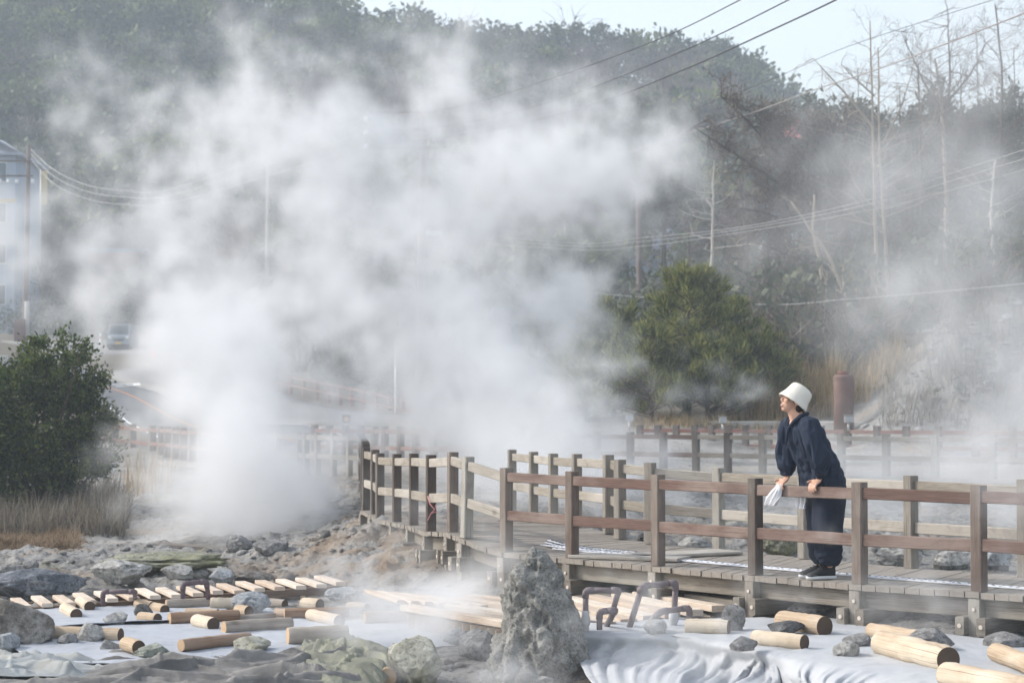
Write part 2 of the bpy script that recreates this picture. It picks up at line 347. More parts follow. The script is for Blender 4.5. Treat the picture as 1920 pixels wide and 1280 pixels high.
# ------------------------------------------------------------------ terrain
CP = [(0,1280,13.8),(480,1280,13.7),(960,1280,14.1),(1440,1280,14.15),(1920,1290,13.8),(2500,1300,13.2),(-500,1280,13.8),
 (100,1160,17.2),(500,1155,17.2),(800,1150,17.0),(-500,1160,17.2),(1100,1190,15.2),(1300,1185,14.9),(0,1105,19.8),(300,1090,20.5),(500,1085,20.8),
 (300,1030,26),(300,1000,30),(100,965,34),(20,960,35),(-500,965,34),(500,1005,28),(620,1010,24.5),(660,985,24.5),(700,1012,22.2),(760,1040,20.6),(850,1072,18.95),(1000,1110,17.5),(1300,1140,16.2),
 (1610,1176,14.75),(1833,1200,14.14),(2300,1230,13.2),
 (1700,1008,22),(1500,1012,22),(1900,1010,22),(2400,1020,22),(1600,960,33),(1250,1000,22.5),(1800,960,33),(2300,960,33),(1300,900,38),(1000,910,33),(800,890,40),(600,905,36),
 (1300,808,47),(1600,803,47),(1900,803,46),(2400,803,46),(1000,812,48),(300,872,47),(100,905,40),(-500,900,40),
 (560,803,48),(800,790,60),(300,738,72),(165,697,100),(222,655,133),(0,640,130),(235,797,56),(0,760,60),(-600,740,60),(-600,600,130),(530,735,98),(780,770,84),(700,720,110),
 (1620,660,62),(1680,770,46),(1720,690,50),(1880,655,50),(2400,640,50),(1350,720,58),(1300,640,90),(1600,560,95),(1900,540,90),(2600,500,90),(1000,650,120),(1500,500,130),(600,620,130),(1000,745,80),(3200,480,95),(1950,450,130)]
_pts = np.array([P(*c) for c in CP])
def _q(x, y): return np.stack([8 * x / y, 3.2 * np.log(y)], -1)
_qc = _q(_pts[:, 0], _pts[:, 1])
def _phi(r2): return 0.5 * r2 * np.log(r2 + 1e-9)
_n = len(_pts); _A = np.zeros((_n + 3, _n + 3))
_A[:_n, :_n] = _phi(((_qc[:, None] - _qc[None]) ** 2).sum(-1)) + np.eye(_n) * .003
_A[:_n, _n] = 1; _A[:_n, _n + 1:] = _qc; _A[_n, :_n] = 1; _A[_n + 1:, :_n] = _qc.T
_w = np.linalg.solve(_A, np.concatenate([_pts[:, 2], np.zeros(3)]))
def h_base(x, y):
    x = np.asarray(x, float); y = np.asarray(y, float); q = _q(x, np.maximum(y, 9)); out = _w[_n] + q @ _w[_n + 1:]
    for i in range(_n): out = out + _w[i] * _phi(((q - _qc[i]) ** 2).sum(-1))
    return out
RPX = np.array([-1500, -600, 0, 400, 740, 860, 1000, 1110, 1180, 1300, 1390, 1440, 1500, 1560, 1700, 1920, 2600, 3400])
RPY = np.array([-300, -240, -155, -70, 50, 100, 98, 96, 108, 112, 146, 192, 240, 286, 350, 405, 415, 420]) + 40
RD = 250.0
def h_ground(x, y, rough=True):
    b = h_base(x, y)
    if rough:
        p = N3(x, y); amp = np.maximum(np.clip((44 - y) / 8, 0, 1) * np.clip((y - 16.5) / 3, .25, 1), 1.1 * np.clip((x - 8.3) / 1.2, 0, 1) * np.clip((y - 44) / 2, 0, 1) * np.clip((60 - y) / 6, 0, 1))
        n1 = fbm(p * .9, 4, 2); n2 = fbm(p * 2.6, 4, 5, True); n3 = fbm(p * 8, 3, 9)
        b = b + amp * (.15 * n1 + .11 * n2 + .05 * n3 - .05 * np.clip(vnoise(p * 5.2, 14) - .1, 0, 1))
        m = np.clip(1 - ((x - 12.5) / 3.6) ** 2 - ((y - 49) / 4.5) ** 2, 0, 1)       # rubble mound on the right
        b = b + m * (.7 * fbm(p * 1.1, 5, 21, True) + .45 + .35 * fbm(p * 3.2, 4, 23, True))
        # bank under the walkway, mossy ledge by the vent
        m2 = np.exp(-((x + 3.9) / 1.1) ** 2 - ((y - 24.2) / 1.0) ** 2); b = b + .0 * m2
    return b
def h_hill(x, y):
    px = 960 + FPX * x / np.maximum(y, 1); zr = CAMZ + (764 - np.interp(px, RPX, RPY)) / FPX * RD
    y0 = np.interp(px, [330, 800], [152, 118]); b = h_base(x, np.minimum(y, y0 + 4)); tt = np.clip((y - y0) / (RD - y0), 0, 1.0)
    p = N3(x, y)
    z = b + (zr - b) * (tt ** 1.15) + 2.2 * fbm(p * .03, 3, 31) * np.clip(tt * (1 - tt) * 4, 0, 1)
    return z - np.clip(y - RD, 0, None) * .35
ys = np.concatenate([[1.5, 5, 8, 10], 11.5 * (126 / 11.5) ** np.linspace(0, 1, 620), np.linspace(128, 158, 16)])
us = np.linspace(-.42, .42, 600)
Y, U = np.meshgrid(ys, us, indexing='ij'); X = U * np.maximum(Y, 12) * 1.0
Z = h_ground(X, np.maximum(Y, 11))
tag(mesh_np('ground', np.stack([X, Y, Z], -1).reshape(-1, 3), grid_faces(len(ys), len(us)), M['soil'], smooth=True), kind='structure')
yh = np.linspace(118, 330, 60); uh = np.linspace(-.62, .62, 160); YH, UH = np.meshgrid(yh, uh, indexing='ij'); XH = UH * YH
ZH = h_hill(XH, YH) - np.clip((np.interp(960 + FPX * UH, [330, 800], [152, 118]) + 4 - YH) * .3, 0, .5)
tag(mesh_np('hill', np.stack([XH, YH, ZH], -1).reshape(-1, 3), grid_faces(60, 160), M['floor'], smooth=True), kind='structure')
def gz(x, y): return float(h_ground(np.array([x]), np.array([y]))[0])

# ------------------------------------------------------------------ road and pavement
def ribbon(name, left, right, m, dz, kind='structure', n=60):
    def samp(pl):
        pl = [P(*p) for p in pl]; L = [0]
        for a, b in zip(pl, pl[1:]): L.append(L[-1] + (b - a).length)
        s = np.linspace(0, L[-1], n); A = np.array(pl); return np.stack([np.interp(s, L, A[:, k]) for k in range(3)], -1)
    a, b = samp(left), samp(right); V = []
    for k in range(9):
        f = (0, .004, .2, .4, .5, .6, .8, .996, 1)[k]; q = a * (1 - f) + b * f; V.append(q)
    V = np.stack(V, 1); base_z = 0; zz = h_base(V[..., 0], V[..., 1]); V[..., 2] = zz + dz; V[:, 0, 2] -= (.1 if name in ('pavement', 'car_park', 'road') else 0); V[:, -1, 2] -= (.1 if name in ('pavement', 'car_park', 'road') else 0)
    if name in ('pavement', 'car_park', 'road'): V[0, :, 2] -= .1; V[-1, :, 2] -= .1
    o = mesh_np(name, V.reshape(-1, 3), grid_faces(n, 9), m, smooth=True)
    return tag(o, kind=kind)
RR = [(120, 668, 125), (165, 697, 100), (300, 738, 72), (420, 772, 58), (560, 803, 49), (700, 822, 44)]
RL = [(-60, 700, 95), (40, 725, 80), (205, 785, 60), (235, 797, 56), (330, 818, 50), (440, 842, 44)]
road = ribbon('road', RL, RR, M['asphalt'], .05)
def mid(f, o=0): return [tuple(a * (1 - f) + b * f for a, b in zip(p, q)) for p, q in zip(RL, RR)]
tag(ribbon('road_edge_marking', mid(.955), mid(.975), M['white'], .066), kind='structure')
tag(ribbon('road_edge_marking', mid(.02), mid(.045), M['white'], .066), kind='structure')
tag(ribbon('road_centre_marking', mid(.50), mid(.522), M['orange'], .066), kind='structure')
ribbon('pavement', [(185, 690, 100), (310, 730, 74), (430, 765, 59), (570, 798, 50)], [(330, 650, 128), (520, 735, 98), (780, 786, 70), (870, 806, 56)], M['pave'], .06)
ribbon('car_park', [(120, 668, 125), (0, 640, 130)], [(340, 652, 128), (330, 628, 150)], M['pave'], .07)
m = MB()        # diamond shaped road marking
cx = P(228, 730, 78); cz = float(h_base(np.array([cx.x]), np.array([cx.y]))[0]) + .08
for (ax, ay), (bx, by) in zip([(0, 1.9), (.75, 0), (0, -1.9), (-.75, 0)], [(.75, 0), (0, -1.9), (-.75, 0), (0, 1.9)]):
    i = .62
    m.quad((cx.x + ax, cx.y + ay * 2, cz + ay * .07), (cx.x + bx, cx.y + by * 2, cz + by * .07), (cx.x + bx * i, cx.y + by * 2 * i, cz + by * i * .07), (cx.x + ax * i, cx.y + ay * 2 * i, cz + ay * i * .07))
tag(m.build('road_diamond_marking', M['white']), kind='structure')

# ------------------------------------------------------------------ boardwalk
NE = [(-1.75, 23.9, .07), (-1.6, 23.3, .06), (-1.51, 23.2 - .4, .03), (-1.27, 22.0, .04), (-1.03, 20.9, .07), (-.796, 19.6, .086), (-.56, 18.85, .13), (-.42, 18.4, .10),
      (-.05, 17.9, 0.01), (.52, 17.25, 0), (1.203, 16.44, 0), (1.896, 15.55, 0), (2.569, 14.75, 0), (3.307, 14.14, 0), (4.05, 13.35, 0), (4.8, 12.6, 0), (5.55, 11.9, 0)]
BE = [(0.0, 23.3, .06), (.24, 22.2, .06), (.44, 21.3, .06), (.66, 20.3, .08), (.92, 19.05, .10), (1.02, 18.85, .06), (1.28, 18.5, .04), (1.89, 18.25, 0), (2.52, 17.2, 0), (3.23, 16.16, 0), (3.93, 15.3, 0), (4.62, 14.4, 0), (5.35, 13.6, 0), (6.1, 12.8, 0)]
def off(pl, k, dist):            # unit normal pointing to the outside of an edge at vertex k
    a = Vector(pl[max(k - 1, 0)]); b = Vector(pl[min(k + 1, len(pl) - 1)]); d = (b - a); d.z = 0; d.normalize(); return Vector((d.y, -d.x, 0)) * dist, d
def arc(pl):
    L = [0]
    for a, b in zip(pl, pl[1:]): L.append(L[-1] + math.dist(a, b))
    return np.array(L)
def at_s(pl, L, s): A = np.array(pl); return Vector([float(np.interp(s, L, A[:, k])) for k in range(3)])
bw = empty('boardwalk', (2, 16, -.3), 'weathered grey timber boardwalk curving past the steaming ground, under the leaning person', 'boardwalk')
NEo = [tuple(Vector(p) - off(NE, k, 1)[0] * -.075) for k, p in enumerate(NE)]
BEo = [tuple(Vector(p) - off(BE, k, 1)[0] * .075) for k, p in enumerate(BE)]
# match stations: edges are paired by these indices (near edge vertex <-> back edge vertex)
pairN = [0, 3, 5, 6, 7, 8, 9, 10, 11, 12, 13, 14, 15, 16]; pairB = [0, 1, 3, 4, 4.4, 5.4, 6.4, 7, 8, 9, 10, 11, 12, 13]
LN, LB = arc(NEo), arc(BEo)
def idx_s(L, i): return float(np.interp(i, range(len(L)), L))
sN = [idx_s(LN, i) for i in pairN]; sB = [idx_s(LB, i) for i in pairB]
m = MB(); s = 0.0; pw = .118
while s < LN[-1] - pw:
    e = s + pw - .008; q = []
    a0, a1 = at_s(NEo, LN, s), at_s(NEo, LN, e); b0, b1 = at_s(BEo, LB, np.interp(s, sN, sB)), at_s(BEo, LB, np.interp(e, sN, sB))
    o = random.uniform(-.012, .012); dz = random.uniform(-.003, .003); dr = (a0 - b0).normalized() * o
    T = [a0 + dr, a1 + dr, b1, b0]; n = len(m.v); u0 = random.random() * 60; L = (a0 - b0).length
    for k in T: m.v.append(k + Vector((0, 0, dz)))
    for k in T: m.v.append(k + Vector((0, 0, dz - .042)))
    m.face((n, n + 1, n + 2, n + 3), ((u0, 0), (u0, pw), (u0 + L, pw), (u0 + L, 0)))
    m.face((n + 1, n, n + 4, n + 5), ((u0, 0), (u0 + .02, 3 * pw), (u0 + .02, 3.1 * pw), (u0, .1)))
    m.face((n + 3, n + 2, n + 6, n + 7), ((u0, 0), (u0, pw), (u0, pw), (u0, 0)))
    m.face((n, n + 3, n + 7, n + 4), ((u0, 0), (u0 + L, 0), (u0 + L, .04), (u0, .04))); m.face((n + 2, n + 1, n + 5, n + 6), ((u0, 0), (u0 + L, 0), (u0 + L, .04), (u0, .04)))
    m.face((n + 7, n + 6, n + 5, n + 4), ((u0, 0), (u0 + L, 0), (u0 + L, .1), (u0, .1)))
    s += pw
m.build('deck', M['deck'], bw)
# longitudinal fascia beams, supports and clamping sleepers
for pl, sgn in ((NE, 1), (BE, -1)):
    for k in range(len(pl) - 1):
        a = Vector(pl[k]) - off(pl, k, .03)[0] * sgn + Vector((0, 0, -.135)); b = Vector(pl[k + 1]) - off(pl, k + 1, .03)[0] * sgn + Vector((0, 0, -.135))
        x = MB(); x.prism(a + Vector((0, 0, .02)), b + Vector((0, 0, .02)), .055, .13); x.build('side_beam', M['beam'], bw)
for k, p in enumerate(NE[:15]):
    n_, d_ = off(NE, k, 1.0); p = Vector(p); q = p + n_ * .03; zg = gz(q.x, q.y) - .12
    x = MB(); x.prism((q.x, q.y, p.z - .046), (q.x, q.y, min(zg, p.z - .5)), .095, .095, up=n_)
    sp = x.build('support_post', M['post_pale'], bw)
    x = MB(); c = q + n_ * .05 + Vector((0, 0, -.12)); x.tube([c, c + n_ * .006], .013, 10); x.build('bolt', M['bolt'], sp)
    for sd in (-1, 1):
        c = q + d_ * (.085 * sd) + Vector((0, 0, -.235)); x = MB(); x.prism(c + n_ * .10, c - n_ * (1.2), .07, .125); o = x.build('sleeper', M['beam'], bw)
        x = MB(); c2 = c + n_ * .10; x.tube([c2, c2 + n_ * .006], .016, 10); x.build('bolt', M['bolt'], o)
for k, p in enumerate(BE):
    n_, d_ = off(BE, k, 1.0); q = Vector(p) - n_ * .03; zg = gz(q.x, q.y) - .2
    x = MB(); x.prism((q.x, q.y, p[2] - .046), (q.x, q.y, min(zg, p[2] - .3)), .095, .095, up=n_); x.build('support_post', M['post'], bw)

def railing(name, pl, sgn, label, postm, railm, h=.75, pw=.092, group=None, cat='railing', rails=((.665, .085), (.325, .09)), lean={}, z0=0.004, inset=.012, rd=.045):
    root = empty(name, Vector(pl[len(pl) // 2]), label, cat, group)
    for k, p in enumerate(pl):
        n_, d_ = off(pl, k, 1.0); x = MB(); p = Vector(p); pm = postm[k] if isinstance(postm, list) else postm
        top = p + Vector((0, 0, h)) + d_ * lean.get(k, 0); x.prism(p + Vector((0, 0, z0)), top, pw, pw, up=n_, ch=.008); x.build('post', M[pm], root)
    for k in range(len(pl) - 1):
        n0, d0 = off(pl, k, 1.0); n1, d1 = off(pl, k + 1, 1.0); a = Vector(pl[k]); b = Vector(pl[k + 1]); d = (b - a).normalized()
        oN = sgn * (pw / 2 - rd / 2 - inset)
        nn = Vector((d.y, -d.x, 0)).normalized()
        for j, (zc, hh) in enumerate(rails):
            A = a + nn * oN + d * (pw * .5) + Vector((0, 0, zc + random.uniform(-.006, .006))) ; B = b + nn * oN - d * (pw * .5) + Vector((0, 0, zc + random.uniform(-.006, .006)))
            A += d0 * lean.get(k, 0) * zc / h; B += d1 * lean.get(k + 1, 0) * zc / h
            x = MB(); x.prism(A, B, rd, hh, ch=.006); rm = railm[k] if isinstance(railm, list) else railm
            x.build('top_rail' if j == 0 else 'lower_rail', M[rm], root)
    return root
railing('railing', NE, 1, 'near brown timber railing that the person leans on, along the front edge of the boardwalk', ['post_dark'] * 6 + ['post', 'post_pale', 'post', 'post', 'post', 'post_dark', 'post', 'post', 'post', 'post', 'post'],
        ['rail_pale'] * 8 + ['rail_red'] * 8, lean={7: .035})
railing('railing', BE, -1, 'pale weathered railing on the far edge of the boardwalk, behind the leaning person', 'post_pale', ['rail_pale'] * 13)

# walkway strips and mats on the deck
def deck_path(offs, i0, i1, n=40):
    out = []
    for q in np.linspace(i0, i1, n):
        a = at_s(NEo, LN, np.interp(np.interp(q, pairN, sN), sN, sN)); s_ = np.interp(q, pairN, sN); b = at_s(BEo, LB, np.interp(s_, sN, sB)); a = at_s(NEo, LN, s_)
        out.append(a + (b - a) * offs + Vector((0, 0, .006)))
    return out
for q, (f0, i0, i1, lb) in enumerate([(.30, 8.2, 16, 'longest white perforated strip running along the deck past the person'), (.345, 7.8, 16, 'second white perforated strip, just behind the longest one on the deck'),
                                      (.42, 7.6, 9.6, 'short white strip on the deck curve, front of two short ones'), (.48, 7.4, 9.2, 'short white strip on the deck curve, rear of two short ones')]):
    cp_ = deck_path(f0, i0, i1, 9); cp_ = [np.array(c) for c in cp_]; cp_ = [cp_[0]] + [(cp_[k - 1] + 2 * cp_[k] + cp_[k + 1]) / 4 for k in range(1, 8)] + [cp_[-1]]; pts = []
    for g_ in np.linspace(0, 8, 60):
        j = int(min(g_, 7)); f = g_ - j; p0, p1, p2, p3 = cp_[max(j - 1, 0)], cp_[j], cp_[j + 1], cp_[min(j + 2, 8)]
        pts.append(Vector(.5 * ((2 * p1) + (-p0 + p2) * f + (2 * p0 - 5 * p1 + 4 * p2 - p3) * f * f + (-p0 + 3 * p1 - 3 * p2 + p3) * f ** 3)) + Vector((0, 0, .006)))
    m = MB(); wd = .021
    for k in range(59):
        a, b = pts[k], pts[k + 1]; d = (b - a).normalized(); n_ = Vector((d.y, -d.x, 0)); g = d * .012
        m.prism(a + g * 0, b, wd * 2, .010, ch=.003)
        for e in (.3, .8):
            c = a + (b - a) * e + Vector((0, 0, .0062)) + n_ * random.choice((-.012, .012)); m.box(c, .02, .008, .003, math.atan2(d.y, d.x), .0005, 1)
    tag(m.build('deck_strip', [M['strip'], M['black']]), lb, 'strip', 'white strips on the deck')
for (cx, cy, sx, sy, rz, lb) in [(1180, 1044, 1.0, .34, -.45, 'thin worn board lying flat on the deck, the left of two'), (1280, 1038, 1.05, .36, .55, 'thin worn board lying flat on the deck, the right one by the back railing')]:
    c = G(cx, cy, .02); m = MB(); m.box((c.x, c.y, .021), sx, sy, .03, rz, .008); tag(m.build('deck_mat', M['deck']), lb, 'board', 'thin boards on the deck')

# ------------------------------------------------------------------ rear boardwalk and other fences
FB = [P(px, 764 + (CAMZ - .08) * FPX / d, d) for px, d in [(1000, 39.5), (1060, 39.2), (1120, 38.9), (1182, 38.5), (1244, 38), (1305, 37.6), (1365, 37.2), (1430, 36.8), (1500, 36.3), (1578, 35.8), (1662, 35.2), (1754, 34.6), (1862, 34.0), (1975, 33.4), (2100, 32.8)]]
railing('railing', FB, 1, 'grey front railing of the rear boardwalk, behind the deck in thin steam', ['post_dark'] * 7 + ['post_pale'] * 8, ['rail_red'] * 5 + ['rail_pale'] * 9, pw=.12)
FC = [P(px, 764 + (CAMZ - .1) * FPX / d, d) for px, d in [(1200, 46.4), (1234, 46.2), (1268, 46), (1303, 45.8), (1335, 45.6), (1367, 45.4), (1398, 45.2), (1442, 45), (1485, 44.7), (1540, 44.4), (1590, 44.1), (1645, 43.7), (1700, 43.3), (1760, 42.9), (1830, 42.5), (1900, 42), (1980, 41.6)]]
railing('railing', FC, 1, 'reddish back railing of the rear boardwalk, in front of the low pale wall', 'post_dark', 'red_fence', h=.8, pw=.14)
rb = empty('boardwalk', (8, 38, 0), 'rear grey boardwalk between two railings, crossing behind the deck', 'boardwalk')
m = MB(); k = 0
nA = 90
fa, fc = [tuple(p) for p in FB], [tuple(p) for p in FC]; LA, LC = arc(fa), arc(fc)
for i in range(nA):
    a0, a1 = at_s(fa, LA, LA[-1] * i / nA), at_s(fa, LA, LA[-1] * (i + .94) / nA); b0, b1 = at_s(fc, LC, LC[-1] * i / nA), at_s(fc, LC, LC[-1] * (i + .94) / nA)
    u0 = random.random() * 50; q = [a0 + Vector((0, -.15, 0)), a1 + Vector((0, -.15, 0)), b1, b0]; n = len(m.v)
    m.v += q + [v - Vector((0, 0, .06)) for v in q]
    m.face((n, n + 1, n + 2, n + 3), ((u0, 0), (u0, .1), (u0 + 8, .1), (u0 + 8, 0))); m.face((n + 1, n, n + 4, n + 5), ((u0, 0), (u0, .1), (u0 + .1, .1), (u0 + .1, 0)))
m.build('deck', M['deck'], rb)
for k in range(len(FB) - 1):
    m = MB(); m.prism(FB[k] + Vector((0, -.04, -.2)), FB[k + 1] + Vector((0, -.04, -.2)), .08, .24); m.build('side_beam', M['beam'], rb)
FOOT = []
for k in range(len(FB)):
    q = FB[k]; m = MB(); m.prism(q + Vector((0, -.02, -.06)), (q.x, q.y - .02, -.75), .12, .12, up=(0, 1, 0)); m.build('support_post', M['post_pale'], rb)
    if 7 <= k <= 13:
        zf = gz(q.x, q.y - .05); m = MB(); m.tube([(0, 0, -.25), (0, 0, .14), (0, 0, .16)], [.27, .27, .255], 24); o = m.build('concrete_footing', M['concrete']); o.location = (q.x, q.y - .05, zf)
        FOOT.append(tag(o, ['round concrete footing left of the person under the rear boardwalk', 'round concrete footing just left of the person, under a pale post', 'round concrete footing hidden partly by the person\'s trousers', 'round concrete footing right of the person, under the first misty post', 'round concrete footing under the second misty post right of the person', 'round concrete footing under the third misty post right of the person', 'round concrete footing in steam at the right edge'][k - 7], 'footing', 'concrete footings of the rear boardwalk'))
# low pale block wall behind
m = MB(); wp = [P(px, 764 + (CAMZ - .95) * FPX / d, d) for px, d in [(1330, 48.5), (1398, 48.3), (1520, 47.8), (1640, 47.2), (1760, 46.6), (1920, 45.8), (2100, 45)]]
for a, b in zip(wp, wp[1:]): m.prism(a + Vector((0, 0, -.45)), b + Vector((0, 0, -.45)), .25, .95, ch=.02)
tag(m.build('low_wall', M['concrete']), 'low pale concrete wall behind the rear boardwalk, below the dry reeds', 'wall')
# fences of the far boardwalk branch
FD = [P(px, 764 + (CAMZ - .09) * FPX / d, d) for px, d in [(440, 39.5), (480, 38.8), (520, 38), (560, 37), (574, 36.6), (595, 36.2), (625, 35.8), (655, 35.4), (675, 35), (678, 33), (681, 31), (683, 29), (685, 27.2), (686, 25.5)]]
railing('railing', FD, 1, 'pale railing of the far walkway, seen left of the dark posts at the bend', ['post_pale'] * 9 + ['post_dark'] * 5, 'rail_pale', pw=.10)
FE = [P(px, 764 + (CAMZ - .14) * FPX / d, d) for px, d in [(590, 43), (618, 42.6), (648, 42.2), (677, 42), (702, 41.6), (722, 41.2), (751, 40.8), (780, 40.4), (813, 40), (850, 39.6), (890, 39.2)]]
railing('railing', FE, 1, 'dark reddish railing on the far side of the far walkway, near the amber spotlight', 'post_dark', 'red_fence', h=.78, pw=.12)
FL = [P(px, py, d) for px, py, d in [(175, 842, 53), (215, 848, 52), (248, 852, 51), (285, 856, 50), (303, 858, 49.2), (314, 859, 48.5), (328, 861, 47.7), (343, 863, 47), (360, 865, 46.2), (378, 867, 45.4), (398, 870, 44.6), (420, 873, 43.8), (445, 877, 43), (472, 881, 42)]]
railing('railing', FL, 1, 'dark timber railing at the left beyond the shrub, running into steam', 'post_dark', 'red_fence', h=.78, pw=.16)
fw = empty('boardwalk', (-6, 45, -.4), 'far left walkway deck under the dark railing beyond the shrub', 'boardwalk')
for k in range(len(FL) - 1):
    m = MB(); m.prism(FL[k] + Vector((0, .6, -.06)), FL[k + 1] + Vector((0, .6, -.06)), 1.4, .09); m.build('deck', M['deck'], fw)
    m = MB(); m.prism(FL[k] + Vector((0, -.05, -.2)), FL[k + 1] + Vector((0, -.05, -.2)), .08, .2); m.build('side_beam', M['post_dark'], fw)
    m = MB(); q = FL[k]; m.prism(q + Vector((0, .05, -.1)), (q.x, q.y + .05, -1.0), .16, .16, up=(0, 1, 0)); m.build('support_post', M['post_dark'], fw)
fm = empty('boardwalk', (-4, 37, 0), 'middle walkway deck between the pale railing and the dark reddish railing', 'boardwalk')
m = MB(); fe = [tuple(p) for p in FE]; fd = [tuple(p) for p in FD[:9]] + [tuple(P(830, 764 + 1.2 * FPX / 34, 34))]; LE, LD = arc(fe), arc(fd)
for i in range(70):
    a0, a1 = at_s(fd, LD, LD[-1] * i / 70), at_s(fd, LD, LD[-1] * (i + .94) / 70); b0, b1 = at_s(fe, LE, LE[-1] * i / 70), at_s(fe, LE, LE[-1] * (i + .94) / 70)
    u0 = random.random() * 50; n = len(m.v); m.v += [a0, a1, b1, b0]; m.face((n, n + 1, n + 2, n + 3), ((u0, 0), (u0, .1), (u0 + 5, .1), (u0 + 5, 0)))
    n = len(m.v); m.v += [a1, a0, a0 - Vector((0, 0, .15)), a1 - Vector((0, 0, .15))]; m.face((n, n + 1, n + 2, n + 3), ((u0, 0), (u0, .1), (u0 + 1, .1), (u0 + 1, 0)))
m.build('deck', M['deck'], fm)
for k, p in enumerate(FD[:14]):
    m = MB(); m.prism(p + Vector((0, .03, -.05)), (p.x, p.y + .03, gz(p.x, p.y) - .3), .1, .1, up=(0, 1, 0)); m.build('support_post', M['post_pale'], fm)
# deck linking the near boardwalk with the far one
m = MB()
for i in range(26):
    f0, f1 = i / 26, (i + .94) / 26; a = Vector((-1.78, 23.95, .066)); b = Vector((-2.66, 35, .09)); c = Vector((-.05, 23.45, .056)); e = Vector((-.7, 35, .09)); u0 = random.random() * 40
    n = len(m.v); m.v += [a.lerp(b, f0), c.lerp(e, f0), c.lerp(e, f1), a.lerp(b, f1)]; m.face((n, n + 1, n + 2, n + 3), ((u0, 0), (u0 + 2, 0), (u0 + 2, .1), (u0, .1)))
m.build('deck', M['deck'], fm)
# roadside fence
FR = [P(px, py, d) for px, py, d in [(300, 684, 126), (350, 694, 120), (400, 704, 114), (450, 714, 108), (490, 724, 103), (520, 733, 98), (545, 739, 96.5), (570, 745, 95), (595, 750, 93), (617, 755, 91.6), (638, 760, 90.2), (660, 765, 88.8), (683, 770, 87.4), (706, 776, 86), (730, 782, 84.6), (755, 788, 83.2), (780, 794, 82), (806, 800, 81)]]
railing('fence', FR, 1, 'thin reddish roadside fence in front of the hedge, beyond the pavement', 'red_fence', 'red_fence', h=.95, pw=.16, cat='fence', rails=((.85, .09), (.45, .09)))

# spotlights standing at the railings
def spot(px, py, d, s, label, lens, post=.25):
    c = P(px, py, d); r = empty('spotlight', c, label, 'spotlight', 'spotlights on the railings')
    x = MB(); x.prism(c + Vector((0, .05 * s, .0)), c + Vector((0, -.09 * s, .01)), .13 * s, .11 * s, ch=.02); x.build('housing', M['black'] if lens == 'amber_lens' else M['steel'], r)
    x = MB(); q = c + Vector((0, -.092 * s, .01)); x.tube([q, q + Vector((0, -.012, 0))], .045 * s, 14); x.build('lens', M[lens], r)
    x = MB(); x.prism(c + Vector((0, .03, .0)) + Vector((0, -.02, .065 * s)), c + Vector((0, -.12 * s, .075 * s)), .16 * s, .012); x.build('hood', M['black'] if lens == 'amber_lens' else M['steel'], r)
    x = MB(); x.tube([c + Vector((0, 0, -.055 * s)), c + Vector((0, 0, -post))], .02 * s, 8); x.build('stand', M['steel'], r)
M['amber_lens'] = M_flat('amber_lens', (.75, .40, .12), .3); M['glass_grey'] = M_flat('grey_lens', (.4, .42, .45), .2)
spot(650, 786, 42.5, 1.25, 'black spotlight with an amber lens above the dark reddish railing', 'amber_lens', .35)
spot(1355, 788, 44.9, 1.2, 'small grey spotlight on the reddish railing left of the person', 'glass_grey', .25)
spot(1591, 786, 43.6, 1.4, 'small grey spotlight on the reddish railing right of the person', 'glass_grey', .25)
spot(1180, 783, 46.0, 1.3, 'grey spotlight at the left end of the reddish railing, in steam', 'glass_grey', .3)
# upright vent pipe
c = P(1582, 792, 46.8); r = empty('vent_pipe', (c.x, c.y, c.z), 'tall reddish brown standing vent pipe with a narrow cap, right of the person', 'vent pipe')
m = MB(); m.tube([(c.x, c.y, c.z - .4), (c.x, c.y, c.z + 1.08), (c.x, c.y, c.z + 1.12)], [.235, .235, .21], 32); m.build('pipe_body', M['rust'], r)
m = MB(); m.tube([(c.x, c.y, c.z + 1.1), (c.x, c.y, c.z + 1.2), (c.x, c.y, c.z + 1.21)], [.13, .13, .11], 24); m.build('cap', M['red_fence'], r)
m = MB(); m.tube([(c.x, c.y, c.z + .98), (c.x, c.y, c.z + 1.06)], .243, 32, caps=False); m.build('band', M['rust'], r)

# ------------------------------------------------------------------ sheets laid on the hot ground
def sheet(name, rows, m, label, amp=.012, nv=60, nu=120, fold=None, seed=0, group=None):
    rows = [[G(*p) if len(p) == 3 else P(*p[:3]) for p in r] for r in rows]
    rr = []
    for r in rows:
        L = arc(r); rr.append(np.array([at_s([tuple(q) for q in r], L, s) for s in np.linspace(0, L[-1], nu)]))
    rr = np.array(rr); k = np.linspace(0, len(rr) - 1, nv); V = np.zeros((nv, nu, 3))
    for i, q in enumerate(k):
        # Catmull-Rom between the rows keeps the sheet soft
        j = int(min(q, len(rr) - 2)); f = q - j; p0, p1, p2, p3 = rr[max(j - 1, 0)], rr[j], rr[j + 1], rr[min(j + 2, len(rr) - 1)]
        V[i] = .5 * ((2 * p1) + (-p0 + p2) * f + (2 * p0 - 5 * p1 + 4 * p2 - p3) * f * f + (-p0 + 3 * p1 - 3 * p2 + p3) * f ** 3)
    Pn = np.concatenate([V[..., :2] * np.array([1., 1.]), np.zeros((nv, nu, 1))], -1)
    V[..., 2] += amp * (fbm(Pn * 1.6, 4, seed) + .55 * fbm(Pn * 4.5, 3, seed + 3, True))
    if fold: V = fold(V, np.linspace(0, 1, nv)[:, None] * np.ones((1, nu)), np.linspace(0, 1, nu)[None] * np.ones((nv, 1)))
    c = V.reshape(-1, 3).mean(0); V = V - c
    o = mesh_np(name, V.reshape(-1, 3), grid_faces(nv, nu), m, smooth=True); o.location = c
    sd = o.modifiers.new('thickness', 'SOLIDIFY'); sd.thickness = .006
    return tag(o, label, 'ground sheet', group or 'sheets spread on the hot ground')
ZL = -.485; ZR = -.30
